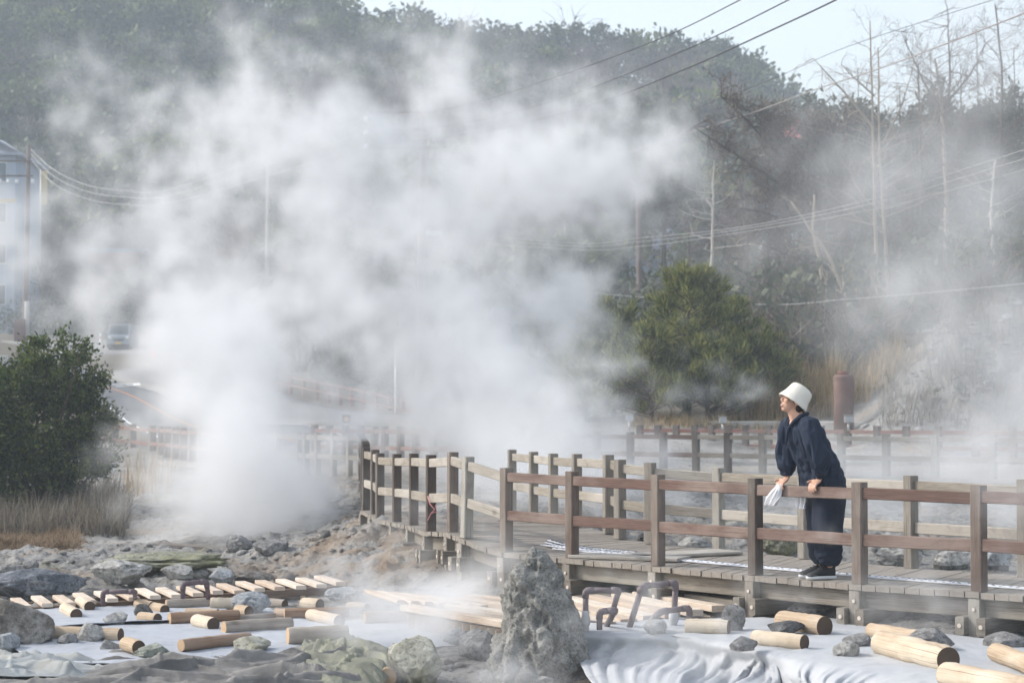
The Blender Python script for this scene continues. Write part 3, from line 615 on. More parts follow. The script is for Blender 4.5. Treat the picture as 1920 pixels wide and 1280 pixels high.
def fold_right(V, t, s):
    k = np.clip((t - .34) / .22, 0, 1) * np.clip((.92 - t) / .12, .25, 1); x = s * 56
    rid = 1 - 2 * np.abs(vnoise(np.stack([x + 2.2 * fbm(np.stack([t * 2, s * 5, t * 0], -1), 2, 4), t * 1.3, t * 0], -1), 12))
    rid2 = 1 - 2 * np.abs(vnoise(np.stack([x * 2.7, t * 2, t * 0], -1), 15))
    V[..., 1] -= k * .065 * rid * (1 + .5 * k); V[..., 2] += k * (.040 * rid + .020 * rid2); return V
sheet('ground_sheet', [[(1060, 1168, ZR - .02), (1200, 1164, ZR), (1400, 1158, ZR), (1540, 1158, ZR), (1680, 1178, ZR), (1900, 1205, ZR), (2250, 1240, ZR)],
                      [(1066, 1180, ZR), (1250, 1183, ZR + .01), (1420, 1195, ZR + .01), (1600, 1210, ZR + .01), (1920, 1255, ZR), (2300, 1310, ZR)],
                      [(1074, 1190, ZR - .02), (1270, 1196, ZR - .02), (1430, 1222, ZR - .01), (1600, 1250, ZR), (1900, 1310, ZR), (2300, 1400, ZR)],
                      [(1080, 1215, ZR - .12), (1260, 1224, ZR - .13), (1420, 1250, ZR - .12), (1560, 1290, ZR - .10), (1860, 1370, ZR - .10), (2300, 1460, ZR - .1)],
                      [(1085, 1238, -.50), (1250, 1250, -.495), (1420, 1283, -.505), (1540, 1325, -.54), (1850, 1430, -.54), (2300, 1520, -.54)],
                      [(1090, 1254, -.51), (1240, 1273, -.50), (1400, 1314, -.51), (1520, 1370, -.56), (1850, 1480, -.56), (2300, 1570, -.56)],
                      [(1130, 1310, -.525), (1240, 1340, -.52), (1400, 1390, -.53), (1520, 1430, -.58), (1850, 1530, -.58), (2300, 1630, -.58)]],
      M['tarp_bright'], 'white sheet draped over the right mound under logs, falling in folds', .014, 110, 260, fold_right, 3)
sheet('ground_sheet', [[(-60, 1152, ZL), (60, 1146, ZL), (250, 1134, ZL), (450, 1128, ZL), (650, 1125, ZL), (850, 1122, ZL)], [(-60, 1180, ZL + .01), (90, 1176, ZL + .015), (300, 1172, ZL + .01), (500, 1168, ZL + .01), (700, 1160, ZL), (880, 1150, ZL)],
                      [(20, 1212, ZL), (150, 1215, ZL), (300, 1214, ZL), (500, 1208, ZL), (720, 1200, ZL), (900, 1185, ZL)], [(60, 1240, ZL - .04), (170, 1246, ZL - .04), (300, 1252, ZL - .05), (500, 1240, ZL - .05), (740, 1225, ZL - .05), (900, 1205, ZL - .05)]],
      M['tarp'], 'wide white sheet under the scattered logs at the left, in front of the slat walkway', .016, 80, 200, None, 8)
def fold_edge(V, t, s): V[..., 2] += np.clip((t - .75) * 4, 0, 1) * (.018 + .03 * np.clip(vnoise(np.stack([s * 9, s * 0, s * 0], -1), 3), 0, 1)); return V
sheet('ground_sheet', [[(-60, 1140, ZL + .012), (60, 1143, ZL + .012), (250, 1135, ZL + .012), (420, 1130, ZL + .012)], [(30, 1165, ZL + .028), (150, 1163, ZL + .028), (280, 1158, ZL + .028), (430, 1152, ZL + .026)], [(60, 1178, ZL + .024), (130, 1176, ZL + .026), (230, 1170, ZL + .026), (330, 1166, ZL + .026), (440, 1160, ZL + .022)]],
      M['tarp'], 'smaller white sheet at the far left, its lifted edge overlapping the wide one', .012, 50, 140, fold_edge, 18)
def crumple(a1, n, seed, ang=.35):          # long sharp creases, each a tent with one steep side
    def f(V, t, s):
        rg = np.random.default_rng(seed); x = V[..., 0]; y = V[..., 1]; z = 0; wx = .05 * fbm(np.stack([x * 2.5, y * 2.5, x * 0], -1), 3, seed); wy = .05 * fbm(np.stack([x * 2.5, y * 2.5, x * 0 + 5], -1), 3, seed + 1)
        for k in range(n):
            big = k < n * .35; cx = rg.uniform(x.min(), x.max()); cy_ = rg.uniform(y.min(), y.max()); a = ang + rg.normal() * (.4 if big else .8); L = rg.uniform(.35, .95) if big else rg.uniform(.10, .40); w_ = rg.uniform(.07, .15) if big else rg.uniform(.02, .06); h = a1 * (rg.uniform(.6, 1.0) if big else rg.uniform(.12, .38))
            dx = x + wx - cx; dy = y + wy - cy_; u = dx * math.cos(a) + dy * math.sin(a); v = -dx * math.sin(a) + dy * math.cos(a) + rg.uniform(-.25, .25) * u * u; g = np.where(v < 0, 1 + v / (w_ * rg.uniform(.3, .6)), 1 - v / w_)
            z = np.maximum(z, h * np.clip(g, 0, 1) * np.clip(1 - np.abs(u) / L, 0, 1)) if big else z + h * np.clip(g, 0, 1) * np.clip(1 - np.abs(u) / L, 0, 1)
        e = np.clip(np.minimum(np.minimum(t, 1 - t) * 6, np.minimum(s, 1 - s) * 12), 0, 1); V[..., 2] += e * z; return V
    return f
ZC = -.545
sheet('ground_cloth', [[(170, 1238, ZC - .03), (300, 1236, ZC - .02), (420, 1230, ZC), (520, 1222, ZC + .04), (620, 1204, ZC + .06), (700, 1200, ZC)], [(160, 1252, ZC), (400, 1250, ZC + .02), (560, 1240, ZC + .02), (720, 1235, ZC - .03)], [(150, 1275, ZC - .02), (400, 1275, ZC - .01), (700, 1270, ZC - .05)], [(140, 1310, ZC - .06), (400, 1310, ZC - .06), (700, 1305, ZC - .08)]],
      M['tarp_grey'], 'crumpled dark grey cloth along the bottom edge, in front of the left white sheet', .02, 170, 360, crumple(.13, 90, 41, .35), 5)
sheet('ground_cloth', [[(-80, 1240, ZC), (20, 1232, ZC), (110, 1236, ZC - .01), (230, 1250, ZC - .03)], [(-80, 1252, ZC), (90, 1252, ZC + .02), (240, 1264, ZC - .03)], [(-80, 1268, ZC), (100, 1268, ZC), (260, 1276, ZC - .04)]],
      M['tarp_blue'], 'pale bluish crumpled cloth in the bottom left corner', .02, 90, 150, crumple(.10, 50, 52, -.3), 6)
sheet('ground_cloth', [[(-80, 1266, ZC - .05), (100, 1266, ZC - .03), (280, 1272, ZC - .03), (420, 1284, ZC - .03)], [(-80, 1290, ZC - .03), (200, 1292, ZC - .02), (420, 1300, ZC - .05)], [(-80, 1330, ZC - .08), (200, 1330, ZC - .08), (420, 1330, ZC - .08)]],
      M['tarp_grey'], 'grey rumpled cloth strip lowest in the bottom left corner, below the pale bluish one', .02, 70, 160, crumple(.06, 80, 63, .15), 7)
sheet('ground_cloth', [[(560, 1222, ZC + .02), (612, 1202, ZC + .05), (650, 1196, ZC + .06), (700, 1200, ZC + .04), (740, 1212, ZC)], [(560, 1248, ZC + .0), (640, 1240, ZC + .03), (740, 1245, ZC)], [(550, 1290, ZC - .05), (640, 1285, ZC - .04), (720, 1280, ZC - .06)]],
      M['tarp_green'], 'yellow green stained cloth bunched left of the big sulphur coated boulder', .02, 130, 170, crumple(.10, 60, 77, -.6), 9)

# ------------------------------------------------------------------ rocks
def ico(sub):
    import bmesh
    b = bmesh.new(); bmesh.ops.create_icosphere(b, subdivisions=sub, radius=1); V = np.array([v.co for v in b.verts]); F = np.array([[v.index for v in f.verts] for f in b.faces]); b.free(); return V, F
_ico = {k: ico(k) for k in (4, 5, 6)}
def PT(px, py, d0=12.5, d1=60):
    r = ray(px, py); d = np.geomspace(d0, d1, 700); x = r.x / r.y * d; z = CAMZ + r.z / r.y * d; k = np.argmax(h_ground(x, d) > z); k = k if k else 699; return Vector((x[k], d[k], z[k]))
def rock(label, px, by, wpx, hpx, m, zg=None, d=None, seed=0, rough=1., dep=.8, sub=5, cat='rock', name='rock', group=None, rot=None, cuts=9, smooth=False, prof=None, sink=.08, lump=0):
    c = G(px, by, zg) if d is None else (PT(px, by, max(12.5, d - 9), d + 8) if d < 40 else P(px, by, d))
    s = FPX / c.y; W, H = wpx / s, hpx / s; V, F = _ico[sub]; rg = np.random.default_rng(seed * 13 + 5)
    n = 1 + rough * (.26 * fbm(V * 1.1, 3, seed) + .16 * fbm(V * 2.6, 4, seed + 7, True) + .07 * fbm(V * 7, 4, seed + 11)); Q = V * n[:, None]
    for _ in range(cuts):
        dr = rg.normal(size=3); dr /= np.linalg.norm(dr); cc = rg.uniform(.62, .92); e = Q @ dr - cc; Q = Q - np.clip(e, 0, None)[:, None] * dr * .85
    Q = Q + V * (rough * (.028 * fbm(V * 11, 4, seed + 3, True) + .02 * fbm(V * 24, 2, seed + 5)))[:, None]
    a = rg.uniform(0, 6.28) if rot is None else rot; Q[:, :2] = Q[:, :2] @ np.array([[math.cos(a), -math.sin(a)], [math.sin(a), math.cos(a)]])
    Q = Q + V * (lump * (.10 * np.clip(.35 - np.abs(vnoise(V * 3.2, seed + 2)) * 2.2, -1, .35) * -1.6 + .09 * fbm(V * 4.5, 4, seed + 8, True) + .035 * fbm(V * 14, 3, seed + 1, True)))[:, None]
    lo, hi = Q.min(0), Q.max(0); Q = (Q - (lo + hi) / 2) / (hi - lo)
    Q[:, 2] += .5
    if prof is not None:
        f = np.interp(Q[:, 2], *prof); Q[:, 0] *= f; Q[:, 1] *= f
    Q[:, 2] = np.where(Q[:, 2] < .16, Q[:, 2] * .6 - .06, Q[:, 2]); Q *= np.array([W, W * dep, H])
    Q[:, 2] -= sink * H * .5
    o = mesh_np(name, Q, F, m, smooth=True); o.location = (c.x, c.y + W * dep * .3, c.z)
    return tag(o, label, cat, group)
RG = 'rocks lying on the sheets'
rl = [('big brown grey boulder at the left edge beside the white sheet', 22, 1218, 150, 98, 'rock_brown', -.52, 1), ('dark rock at the very left edge, leaning against the big brown grey boulder', 0, 1196, 58, 80, 'rock_dark', -.50, 2),
 ('pale rock lowest at the left edge, under the dark one', 2, 1228, 62, 42, 'rock_blue', -.53, 30), ('pale lumpy rock alone on the left sheet, below the longest pipe hoop', 215, 1173, 46, 28, 'rock_pale', -.475, 3), ('dark speckled rock on the ground before the longest pale log', 124, 1218, 41, 32, 'rock', -.52, 4),
 ('pointed pale grey rock leaning against the longest pale log', 167, 1212, 56, 46, 'rock_pale', -.51, 5), ('round grey rock touching the short pale log near the dark cloth', 208, 1226, 43, 28, 'rock', -.52, 6), ('greenish flat slab shaped rock on the front edge of the left sheet', 282, 1239, 72, 34, 'rock_green', -.52, 7),
 ('dark rock wedged between short pale logs at the left', 268, 1162, 38, 32, 'rock_dark', -.475, 8), ('large bluish grey boulder among the logs, biggest rock of the left sheet', 468, 1149, 78, 40, 'rock_blue', -.475, 9), ('pale yellowish rounded rock half under the crumpled grey cloth', 470, 1228, 70, 36, 'rock_yellow', -.52, 10),
 ('grey rounded boulder at the right end of the slat walkway, in thin steam', 648, 1137, 86, 36, 'rock_blue', -.46, 11), ('big sulphur coated boulder at the bottom, left of the tall cone rock', 776, 1284, 104, 92, 'rock_yellow', -.64, 12),
 ('pale round boulder behind the cone rock, at its left side', 868, 1226, 90, 56, 'rock_blue', -.6, 13), ('dark grey boulder touching the left foot of the cone rock', 900, 1250, 84, 72, 'rock', -.62, 14), ('small whitish rock at the edge of the right sheet, in front of the pipe hoops', 1229, 1187, 46, 27, 'rock_pale', -.29, 16),
 ('tall lumpy grey rock behind the end of the short log, right of the pipe hoops', 1376, 1184, 48, 52, 'rock', -.29, 17), ('small speckled rock in front of the knotty log on the right sheet', 1396, 1219, 54, 28, 'rock', -.29, 18), ('dark rounded rock between the two pale logs left of the deck post', 1478, 1192, 72, 30, 'rock_dark', -.29, 19),
 ('smooth grey rock behind the fat log, at the edge of the deck shadow', 1520, 1158, 84, 28, 'rock', -.31, 20), ('dark banded rock, the rear one of a touching pair on the right sheet', 1609, 1214, 56, 28, 'rock', -.29, 21), ('pale grey rounded rock, the front one of a touching pair on the right sheet', 1588, 1231, 52, 30, 'rock_pale', -.29, 22),
 ('long flat grey rock lying against the two large logs under the deck', 1746, 1222, 100, 44, 'rock', -.295, 23), ('wide dark grey rock behind the log at the right edge', 1890, 1216, 88, 32, 'rock', -.31, 24), ('bluish white rock at the bottom edge beside the hanging sheet', 1322, 1293, 84, 28, 'rock_blue', -.62, 25), ('pale flat stone at the bottom edge below the cone rock', 1012, 1290, 60, 26, 'rock_pale', -.64, 26),
 ('small brown broken stone right of the sulphur coated boulder', 838, 1256, 30, 22, 'rock_brown', -.62, 27), ('small dark stone by the foot of the hanging sheet', 1222, 1246, 24, 14, 'rock_dark', -.62, 28)]
for lb, px, by, W_, H_, mm, z_, sd in rl: rock(lb, px, by, W_, H_, M[mm], zg=z_, seed=sd, group=RG, sub=5)
rl2 = [('largest dark blue grey boulder behind the left end of the slat walkway', 48, 1128, 200, 62, 'rock_darkblue', 19.6, 31), ('small round rock on top of the flat ones at the far left', 55, 1070, 32, 20, 'rock', 24, 32), ('flat grey rock at the far left edge, above the dark blue boulder', 20, 1082, 64, 26, 'rock', 23, 33),
 ('rough pale mound shaped rock behind the slat walkway, left of the dark hollow', 222, 1093, 112, 46, 'rock_pale', 21.5, 34), ('round grey rock behind the slat walkway, right of the taller pipe hoop', 414, 1096, 50, 32, 'rock_blue', 20.6, 35), ('whitish low rock under the mossy ledge', 330, 1084, 64, 28, 'rock_pale', 22.0, 36), ('brown low rock right of the round grey one, behind the slat walkway', 474, 1093, 76, 24, 'rock_brown', 20.9, 37), ('small pale rock on the rubble above the brown low rock', 372, 1086, 44, 22, 'rock_pale', 21.5, 38),
 ('grey rock at the right end of the fallen plank, in steam', 448, 1036, 50, 34, 'rock', 25.5, 39), ('wide grey rock right of the fallen plank, in steam', 505, 1040, 66, 30, 'rock', 25, 40), ('flat white slab lying in the dry grass at the left', 120, 966, 56, 14, 'rock_pale', 33.5, 41), ('small white stone in front of the dark left railing', 238, 910, 16, 10, 'rock_pale', 38, 42),
 ('mossy rock seen under the railing left of the trousers', 1468, 1046, 92, 50, 'rock_moss', 21.0, 43), ('pale whitish rock behind the deck, right of the person', 1690, 1066, 90, 44, 'rock_pale', 20.5, 44), ('greyish pointed rock behind the deck in the middle of the right bay', 1790, 1066, 84, 36, 'rock_pale', 20.0, 45), ('pale rock behind the deck at the right edge', 1872, 1068, 60, 42, 'rock_blue', 19.5, 46), ('small pale rock behind the railing, left of the mossy rock', 1300, 1030, 60, 24, 'rock_pale', 22.5, 47),
 ('dark rough rock standing in the hollow left of the person', 1495, 930, 44, 34, 'rock_moss', 35, 48), ('reddish tan round stone at the right edge of the rubble, in steam', 1906, 762, 24, 34, 'rust', 47, 49)]
for lb, px, by, W_, H_, mm, d_, sd in rl2: rock(lb, px, by, W_, H_, M[mm], d=d_, seed=sd, sub=5)
def cone_rock(label, px, by, wpx, hpx, zg, m):
    c = G(px, by, zg); sc_ = FPX / c.y; W, H = wpx / sc_, hpx / sc_; V, F = _ico[6]; h = (V[:, 2] + 1) / 2; a = np.arctan2(V[:, 1], V[:, 0])
    h = np.clip((h - .10) / .90, 0, 1); r = np.interp(h, [0, .001, .15, .3, .45, .58, .70, .80, .89, .96, 1], [0, .54, .49, .44, .375, .305, .245, .18, .125, .075, .0])
    Q = np.stack([np.cos(a) * r, np.sin(a) * r * .85, h * 1.15], -1); nrm = np.stack([np.cos(a), np.sin(a), .35 + 0 * a], -1); p = Q * 1.0
    cell = np.abs(vnoise(p * 5.5 + .35 * fbm(p * 6, 2, 4)[:, None], 61)); cell2 = np.abs(vnoise(p * 11 + .3 * fbm(p * 9, 2, 6)[:, None], 65))
    d = .085 * fbm(p * 3.0, 3, 63) + .075 * np.clip(cell * 2.2, 0, .8) + .035 * np.clip(cell2 * 2.2, 0, .8) + .030 * fbm(p * 20, 4, 67, True) + .012 * fbm(p * 45, 2, 68); d = (d - .05) * np.clip(r / .12, .15, 1)
    Q = Q + nrm * d[:, None]; Q[:, 0] += .02 * np.sin(h * 5) + .035 * (1 - h) * (h < 2); Q *= np.array([W, W, H / 1.15]); o = mesh_np('cone_rock', Q, F, m, smooth=True); o.location = (c.x, c.y + W * .30, c.z); return tag(o, label, 'rock')
cone_rock('tall rough cone shaped grey rock standing at the bottom centre', 1006, 1292, 196, 262, -.66, M['cone'])
# rubble: many small stones that nobody would count
V, F = ico(2); allV = []; allF = []; nb = 0; rg = np.random.default_rng(5)
def pebbles(n, fx, size):
    global nb
    for _ in range(n):
        x, y = fx(); s_ = size[0] + (size[1] - size[0]) * rg.random() ** 2.5; q = V * (1 + .35 * fbm(V * 1.5 + rg.uniform(0, 99), 2, 1))[:, None] * np.array([1, rg.uniform(.6, 1), rg.uniform(.3, .6)]) * s_
        a = rg.uniform(0, 6.3); q[:, :2] = q[:, :2] @ np.array([[math.cos(a), -math.sin(a)], [math.sin(a), math.cos(a)]]); allV.append(q + np.array([x, y, gz(x, y) + s_ * .15])); allF.append(F + nb); nb += len(V)
def inpx(x0, x1, d0, d1):
    def f():
        d = d0 * (d1 / d0) ** rg.random(); return ((rg.uniform(x0, x1) - 960) / FPX * d, d)
    return f
pebbles(330, inpx(0, 700, 19.2, 30), (.012, .07)); pebbles(130, inpx(560, 900, 17.5, 24), (.01, .05)); pebbles(150, inpx(1180, 2000, 18.5, 30), (.02, .11)); pebbles(160, inpx(640, 1140, 13.6, 14.6), (.008, .05));
pebbles(60, inpx(1000, 1950, 15.5, 18), (.01, .06))
pebbles(160, inpx(0, 680, 19.2, 26), (.02, .10)); pebbles(120, inpx(640, 1120, 13.5, 14.8), (.008, .06)); pebbles(60, inpx(-40, 260, 13.6, 15.5), (.01, .05))
tag(mesh_np('gravel', np.concatenate(allV), np.concatenate(allF), M['soil'], smooth=True), 'loose grey stones scattered over the hot ground', 'gravel', kind='stuff')
allV = []; allF = []; nb = 0
pebbles(900, lambda: (rg.normal(12.6, 1.9), rg.normal(48.2, 2.2)), (.03, .17))
tag(mesh_np('rubble', np.concatenate(allV), np.concatenate(allF), M['rock'], smooth=True), 'whitish rubble covering the mound at the right', 'rubble', kind='stuff')
rock('low mossy ledge of earth above the dark hollow, behind the slat walkway', 300, 1072, 250, 36, M['rock_moss'], d=23.6, seed=71, dep=.6, cuts=2, rough=1.5, name='earth_ledge', cat='earth ledge')
# fallen planks by the vent
m = MB(); m.prism(P(296, 1023, 26.4), P(470, 1036, 25.6), .22, .09); tag(m.build('fallen_plank', M['post_dark']), 'long dark plank lying by the steam vent at the left', 'plank')
m = MB(); m.prism(P(285, 1036, 25.6), P(340, 1028, 26), .12, .05); tag(m.build('fallen_plank', M['post_dark']), 'short dark stick lying under the long dark plank by the vent', 'plank')

# ------------------------------------------------------------------ logs
LG = 'logs holding down the sheets'
def log(label, x0, y0, x1, y1, r, mk, z, cut='cut'):
    rr = r / (FPX / G((x0 + x1) / 2, (y0 + y1) / 2, z).y)
    a = G(x0, y0, z + rr); b = G(x1, y1, z + rr)
    if abs(x1 - x0) < 40 and b.y > a.y - .05: b = Vector((b.x, a.y - .12, b.z)); b = b if True else b
    d = b - a; c = (a + b) / 2; n = 14; L = d.length; d.normalize()
    pts = [(-d * L / 2) + d * L * k / (n - 1) + Vector((0, 0, 0)) for k in range(n)]; wob = [rr * (1 + .05 * random.uniform(-1, 1)) for _ in range(n)]
    wob[0] *= .95; wob[-1] *= .95
    m = MB(); m.tube(pts, wob, 28, caps=False, jit=.0); o = m.build('log', M[mk]); o.location = c; tag(o, label, 'log', LG)
    for e, sg in ((pts[0], -1), (pts[-1], 1)):
        x = MB(); t_ = d * sg; x.tube([e - t_ * .01, e + t_ * .004], wob[-1 if sg > 0 else 0] * .992, 28); k = x.build('cut_end', M[cut if sg > 0 else 'cut_pale']); k.parent = o  # right end gets the painted-shade colour, left end the pale one
logs = [('pale short log leaning off the white stone at the far left', 122, 1140, 143, 1152, 11, 'log', ZL), ('pale short log at the left, the right one of two below the walkway slats', 150, 1127, 168, 1137, 10.5, 'log', ZL), ('small pale log partly behind the dark wedged rock', 258, 1131, 286, 1136, 9, 'log', ZL), ('short pale log just behind the dark wedged rock, with a brown end', 289, 1138, 309, 1143, 10, 'log', ZL),
 ('pale log in front of the dark wedged rock', 264, 1157, 300, 1157, 10.5, 'log', ZL), ('weathered grey log lying below the taller pipe hoop', 312, 1133, 396, 1130, 10, 'log_grey', ZL), ('orange pale log ending at the large bluish boulder', 396, 1132, 440, 1132, 12, 'log', ZL), ('low pale log behind the longest brownish split log', 350, 1147, 408, 1149, 8, 'log', ZL),
 ('cracked brownish log behind the short pale stump log, left of centre', 318, 1160, 446, 1154, 12, 'log_brown', ZL), ('short thick pale log pointing at the camera, left of the grey log pair', 368, 1163, 400, 1170, 12.5, 'log', ZL), ('small pale log in front of the large bluish boulder', 446, 1143, 470, 1143, 10, 'log', ZL), ('thin grey log behind the smooth grey one', 428, 1161, 514, 1154, 6.5, 'log_grey', ZL),
 ('smooth straight grey log, the front one of the grey pair', 420, 1176, 545, 1168, 12, 'log_grey', ZL), ('half brown half grey log ending at the yellowish rounded rock', 340, 1209, 466, 1196, 11.5, 'log_brown', ZL), ('longest pale log at the front left, behind the rocks', 70, 1185, 226, 1190, 13, 'log', ZL), ('short pale log end nearest the greenish slab', 236, 1206, 260, 1213, 13.5, 'log', ZL),
 ('grey log stub just right of the large bluish boulder', 500, 1130, 538, 1129, 9, 'log_grey', ZL), ('small knotty log stub behind the dark brown log', 520, 1148, 550, 1147, 8.5, 'log_brown', ZL), ('dark brown log in thin steam below the right end of the walkway', 534, 1150, 652, 1148, 10.5, 'log_brown', ZL), ('pale log slanting in front of the dark brown one', 582, 1152, 636, 1164, 11.5, 'log', ZL),
 ('round pale log beside the grey boulder at the walkway end', 570, 1131, 604, 1129, 11.5, 'log', ZL), ('short pale log right of the grey boulder, cut end facing right', 655, 1137, 690, 1137, 9.5, 'log', ZL), ('thick grey log fading into the steam above the crumpled cloth', 540, 1192, 650, 1188, 16, 'log_grey', ZL), ('brown log fading into the brightest ground steam', 684, 1158, 800, 1154, 11, 'log_brown', ZL),
 ('pale log behind the short cut one, in steam below the bank', 690, 1127, 738, 1126, 9, 'log', ZL), ('misty pale log below the bank, left of the wooden platform', 772, 1121, 836, 1122, 9, 'log', ZL),
 ('straight pale log right of the pipe hoops on the right sheet', 1288, 1173, 1366, 1176, 14, 'log', ZR), ('fat smooth pale log behind the dark rounded rock', 1466, 1163, 1546, 1174, 18.5, 'log', ZR), ('knotty pale log lying in front of the dark rounded rock', 1416, 1195, 1508, 1204, 15, 'log', ZR), ('pale log behind the largest one, under the deck edge', 1634, 1181, 1730, 1196, 14, 'log', ZR),
 ('largest spotted log, lying toward the lower right corner', 1655, 1205, 1778, 1236, 24, 'log', ZR), ('misty log in the bottom right corner, nearest to the camera', 1775, 1264, 1960, 1300, 24, 'log', ZR), ('spotted pale log cut off by the right edge', 1868, 1222, 1960, 1256, 18, 'log', ZR), ('top of a pale log at the bottom edge, in front of the draped folds', 1402, 1290, 1452, 1296, 13, 'log', -.6), ('pale log lying in ground steam at the foot of the draped sheet', 1150, 1268, 1260, 1284, 12, 'log', -.63)]
for a in logs: log(*a)
log('yellow stained log stump in the bottom rubble, left of the sulphur coated boulder', 700, 1250, 726, 1270, 18, 'log', -.66, 'cut_pale')

# ------------------------------------------------------------------ slatted walkway at the left
sw = empty('slat_walkway', (-3, 18.3, -.45), 'low walkway of spaced pale slats crossing the left foreground, behind the logs', 'walkway')
A0 = Vector((-4.85, 17.75, -.465)); A1 = Vector((-1.62, 18.75, -.315)); sv = Vector((.30, -.80, .0)).normalized(); nS = 18; LS = .78
wd_ = (A1 - A0).normalized()
for k in range(nS):
    f = (k + .5) / nS; c = A0.lerp(A1, f); z = Vector((0, 0, random.uniform(-.004, .004))); j = random.uniform(-.03, .03)
    m = MB(); m.prism(c + sv * (-.38 + j) + z, c + sv * (LS - .38 + j) + z, .098, .036, ch=.004); m.build('slat', M['slat'], sw)
for o_ in (-.22, .26):
    m = MB(); m.prism(A0 + sv * o_ + Vector((0, 0, -.058)), A1 + sv * o_ + Vector((0, 0, -.058)), .045, .075); m.build('beam', M['slat_dark'], sw)
for k in range(12):
    f = (k + .5) / 12
    for o_ in (-.22, .30):
        c = A0.lerp(A1, f) + sv * o_; m = MB(); m.prism(c + Vector((0, 0, -.09)), (c.x, c.y, min(gz(c.x, c.y), c.z - .12) - .08), .045, .045, up=(0, 1, 0)); m.build('leg', M['slat'], sw)
# wooden platform beside the deck
pf = empty('wooden_platform', (1.0, 15, -.2), 'low platform of pale boards in front of the deck, behind the pipe hoops', 'platform')
q = [(P(1338, 1097, 16.0), P(1488, 1114, 15.35)), (P(1290, 1105, 15.75), P(1436, 1124, 15.1)), (P(1248, 1112, 15.55), P(1398, 1132, 14.85)), (P(1205, 1116, 15.4), P(1350, 1142, 14.6)), (P(1165, 1118, 15.35), P(1305, 1150, 14.45)), (P(1112, 1122, 15.2), P(1262, 1154, 14.35)), (P(1066, 1125, 15.1), P(1222, 1161, 14.2)), (P(1050, 1132, 14.9), P(1180, 1168, 14.05)), (P(1035, 1142, 14.7), P(1140, 1174, 13.95))]
def ZP(px): return -.235 - .085 * min(max((1480 - px) / 400, 0), 1)
for k, (a, b) in enumerate(q):
    xa, xb = 960 + FPX * a.x / a.y, 960 + FPX * b.x / b.y
    a = G(xa, 764 + (CAMZ - a.z) * FPX / a.y, ZP(xb)); b = G(xb, 764 + (CAMZ - b.z) * FPX / b.y, ZP(xb))
    dd = (b - a).normalized(); m = MB(); m.prism(a - dd * .05, b, .135, .05, ch=.004); m.build('board', M['slat'], pf)
for o_ in (.10, .8):
    a = G(1475 - 60 * o_, 1124, ZP(1475) - .055); b = G(1150 - 90 * o_, 1181 - 30 * o_, ZP(1150) - .055); m = MB(); m.prism(a, b, .05, .07); m.build('beam', M['slat_dark'], pf)
for f in np.linspace(.02, .9, 9):
    c = G(1462, 1122, ZP(1462)).lerp(G(1150, 1175, ZP(1150)), f); m = MB(); m.prism(c + Vector((0, .03, -.04)), c + Vector((0, .03, -.3)), .05, .05, up=(0, 1, 0)); m.build('leg', M['slat'], pf)
# left wing with a boarded front
ZW = -.325
for k, (x0, y0, x1, y1) in enumerate([(762, 1138, 1010, 1179), (800, 1130, 1040, 1164), (850, 1124, 1060, 1150), (880, 1119, 1070, 1138)]):
    a, b = G(x0, y0, ZW), G(x1, y1, ZW); m = MB(); m.prism(a, b, .12, .05, ch=.004); m.build('board', M['slat'], pf)
a, b = G(770, 1145, ZW - .02), G(1000, 1184, ZW - .02)
for k in range(15):
    c = a.lerp(b, (k + .5) / 15); m = MB(); m.prism(c + Vector((0, .0, -.02)), c + Vector((0, .0, -.36)), .105, .022, up=(0, 1, 0)); m.build('skirt_board', M['slat'], pf)
for k in range(7):
    a, b = P(690 + k * 22, 1108 + k * 2, 17.2 - .05 * k), P(752 + k * 26, 1128 + k * 1.5, 16.5 - .05 * k); m = MB(); m.prism(a, b, .07, .03); m.build('fan_slat', M['slat'], pf)
# timber kerb below the bank
m = MB(); m.prism(P(640, 1098, 19.4), P(775, 1052, 21.2), .14, .12); tag(m.build('timber_kerb', M['beam']), 'dark timber kerb slanting up the bank from the end of the slat walkway', 'kerb')

# ------------------------------------------------------------------ pipe hoops
def hoop(label, pts, r, mk, z0, fit=True, valve=None):
    W = pts; root = empty('pipe_hoop', W[0], label, 'pipe', 'bent pipe hoops')
    m = MB()
    for a, b in zip(W, W[1:]): m.tube([a, b], r, 14)
    m.build('pipe', M[mk], root)
    for k in range(1, len(W) - 1):
        a = (W[k - 1] - W[k]).normalized(); b = (W[k + 1] - W[k]).normalized(); m = MB(); ar = [W[k] + a * r * 2.6, W[k] + a * r * 1.2, W[k] + (a + b) * r * .35, W[k] + b * r * 1.2, W[k] + b * r * 2.6]
        m.tube(ar, r * 1.17, 14); m.build('elbow', M[mk], root)
    for vi in (valve or []):
        c = W[vi]; m = MB(); m.tube([c + Vector((0, 0, -.05)), c + Vector((0, 0, .02)), c + Vector((0, 0, .03)), c + Vector((0, 0, .08)), c + Vector((0, 0, .09)), c + Vector((0, 0, .13))], [r * 1.2, r * 1.2, r * 1.6, r * 1.6, r * 1.3, r * 1.3], 14); v_ = m.build('valve', M['pvc'], root)
        m = MB(); m.tube([c + Vector((0, 0, .055)), c + Vector((.09, -.02, .05))], r * .4, 8); m.build('handle', M['pvc'], v_)
hoop('longest low brown pipe hoop over the left slats', [P(193, 1134, 17.4), P(193, 1109, 17.4), P(253, 1109, 17.4), P(253, 1122, 17.9)], .020, 'pipe', 0)
hoop('taller brown pipe hoop over the slats, right of the longest low one', [P(343, 1122, 17.5), P(343, 1094, 17.5), P(387, 1090, 17.6), P(391, 1121, 17.7)], .022, 'pipe', 0)
